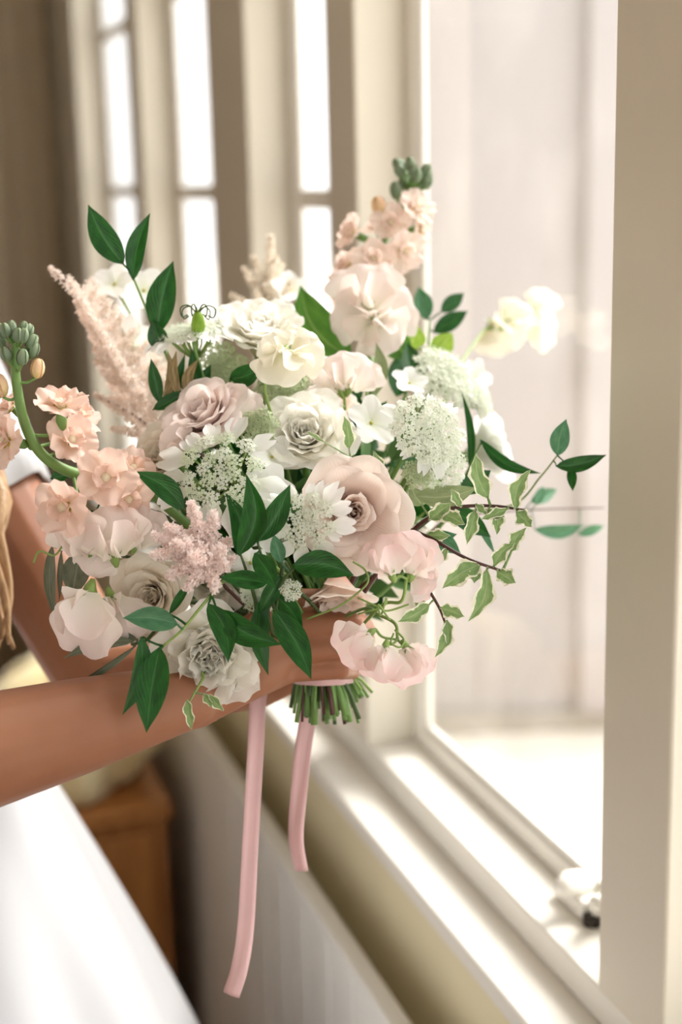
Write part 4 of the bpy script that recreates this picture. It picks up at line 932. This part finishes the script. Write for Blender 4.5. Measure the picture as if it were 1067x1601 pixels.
for k in range(15):
    t = k/14; sx, sy = lerp(238, 130, t), lerp(650, 470, t)
    br.append(((sx, sy, 1.03), (sx-58*(1-.7*t)-6, sy-30-8*sin(k), 1.045+.02*sin(k*2)), .9-.35*t)); br.append(((sx, sy, 1.03), (sx+38*(1-.75*t)+4, sy-58*(1-.4*t), 1.05-.02*sin(k*3)), .95-.35*t))
    if k % 2 == 0: br.append(((sx, sy, 1.03), (sx-18, sy-30, .995), .8-.3*t))
br.append(((130, 470, 1.03), (76, 416, 1.035), .55))
plume('tall dusky pink astilbe plume leaning left at the upper left edge', [(300, 700, 1.01), (238, 650, 1.03), (180, 550, 1.03), (130, 470, 1.03), (76, 416, 1.035)], br, 'plume_back', .0058, 120, .0024)
plume('dusky pink astilbe tuft low at the left behind the peach stock', [(270, 720, 1.0), (225, 660, 1.02), (150, 618, 1.04)],
    [((250, 690, 1.01), (190, 640, 1.03), .8), ((225, 660, 1.02), (150, 618, 1.04), .8), ((240, 680, 1.01), (175, 670, 1.03), .7), ((250, 690, 1.0), (238, 630, 1.0), .7), ((255, 690, 1.0), (215, 612, 1.01), .8), ((230, 650, 1.0), (205, 590, 1.02), .8), ((245, 655, .99), (232, 585, 1.0), .7)], 'plume_back', .0055, 120, .0024)
plume('cream astilbe plume standing behind the top ivory rose', [(420, 540, 1.07), (418, 470, 1.12), (424, 375, 1.16)],
    [((418, 480, 1.12), (424, 368, 1.16), 1), ((418, 480, 1.12), (382, 420, 1.14), .8), ((418, 500, 1.11), (362, 462, 1.13), .9), ((418, 470, 1.12), (396, 400, 1.15), .8), ((418, 480, 1.12), (440, 410, 1.15), .8), ((420, 500, 1.11), (455, 440, 1.13), .8), ((418, 460, 1.12), (432, 400, 1.14), .7), ((418, 500, 1.10), (400, 455, 1.12), .9)], 'plume_cream', .0052, 120, .0026)

# ---- curled green seed head at the top left
r_ = thing('green_seed_head', 'small green seed head with curled wires above the top left lace flower', 'flower', at(308, 530, .975))
mb = MB(); mb.tube(spline([at(308, 530, .975), at(310, 505, .972), at(309, 484, .97)], 8), [.002, .0034, .0046, .005, .0045, .004, .003, .001], 9); build('pod', mb, M['leaf_lime'], r_)
for k in range(7):
    a = k*.9; mb = MB(); c = at(309, 492, .97); q = _r*cos(a)-_f*sin(a)
    mb.tube(spline([c, c+q*.006+_u*.006, c+q*.012+_u*.004, c+q*.011-_u*.002, c+q*.007-_u*.0005], 14), [.00055]*14, 5); build('wire', mb, M['stem_dark'], r_)
add_stem(r_, at(308, 530, .975), _u, .0012)

# ---- dense foliage packed between the flowers
fb = MB(); rn = random.Random(5); cc = at(455, 800, 1.035)
for i in range(900):
    d = V((rn.gauss(0, 1), rn.gauss(0, 1), rn.gauss(0, 1))).normalized(); q = rn.uniform(.25, .92)
    p = cc+_r*(d.x*.098*q)+_u*(d.y*.105*q)+(-_f)*(d.z*.068*q)
    if (p-at(500, 1020, .99)).length < .045: continue
    T = (d+V((rn.gauss(0, .6), rn.gauss(0, .6), rn.gauss(0, .6)))).normalized(); s_ = T.orthogonal().normalized(); n_ = T.cross(s_); s_ = s_*cos(i)+n_*sin(i); L = rn.uniform(.018, .034); w = L*.2
    n_ = T.cross(s_)
    fb.add([p, p+T*L*.35+s_*w, p+T*L*.35+n_*-.002, p+T*L*.35-s_*w, p+T*L*.7+s_*w*.8-n_*.002, p+T*L*.7-n_*.004, p+T*L*.7-s_*w*.8-n_*.002, p+T*L-n_*.007],
           [(0, 1, 2), (0, 2, 3), (1, 4, 5, 2), (2, 5, 6, 3), (4, 7, 5), (5, 7, 6)], [(.5, 0), (0, .35), (.5, .35), (1, .35), (0, .7), (.5, .7), (1, .7), (.5, 1)])
fo = build('filler_foliage', fb, M['ruscus'], None, cc, kind='stuff'); tag(fo, 'dense small dark leaves packed between the flower heads', 'foliage')

# ---- silk ribbon: band round the stems and two hanging tails
rb = thing('silk_ribbon', 'pink silk ribbon tied round the stems with two hanging tails', 'ribbon', BIND)
mb = MB(); rows = []
for j in range(5):
    rows.append([BIND+_u*lerp(-.014, .022, j/4)+(_r*cos(a*pi/20)-_f*sin(a*pi/20))*(.0205+.0006*sin(a*1.3+j)) for a in range(40)])
mb.grid(rows, [(i/40, j/4) for j in range(5) for i in range(40)], True); o = build('band', mb, M['ribbon'], rb); o.modifiers.new('t', 'SOLIDIFY').thickness = .0006
def tail(pts, w, n=40, yaw=0):
    P = spline([at(*p) for p in pts], n); rows = []
    for i, p in enumerate(P):
        t = i/(n-1); a = yaw+.25*sin(t*5+w); s_ = _r*cos(a)-_f*sin(a); T = (P[min(n-1, i+1)]-P[max(0, i-1)]).normalized(); s_ = (s_-T*s_.dot(T)).normalized()
        rows.append([p+s_*(px(w)*.5*u)+T.cross(s_)*(.0012*cos(u*3+t*6)) for u in (-1, -.5, 0, .5, 1)])
    mb = MB(); mb.grid(rows); o = build('tail', mb, M['ribbon'], rb); o.modifiers.new('t', 'SOLIDIFY').thickness = .0005
tail([(470, 1046, 1.008), (420, 1062, 1.005), (405, 1085, .995), (399, 1180, .985), (391, 1320, .98), (384, 1450, .975), (374, 1515, .97), (361, 1556, .968)], 27)
tail([(490, 1060, 1.009), (487, 1095, 1.012), (476, 1160, 1.01), (468, 1240, 1.005), (463, 1310, 1.0), (470, 1362, 1.0)], 28, yaw=.3)
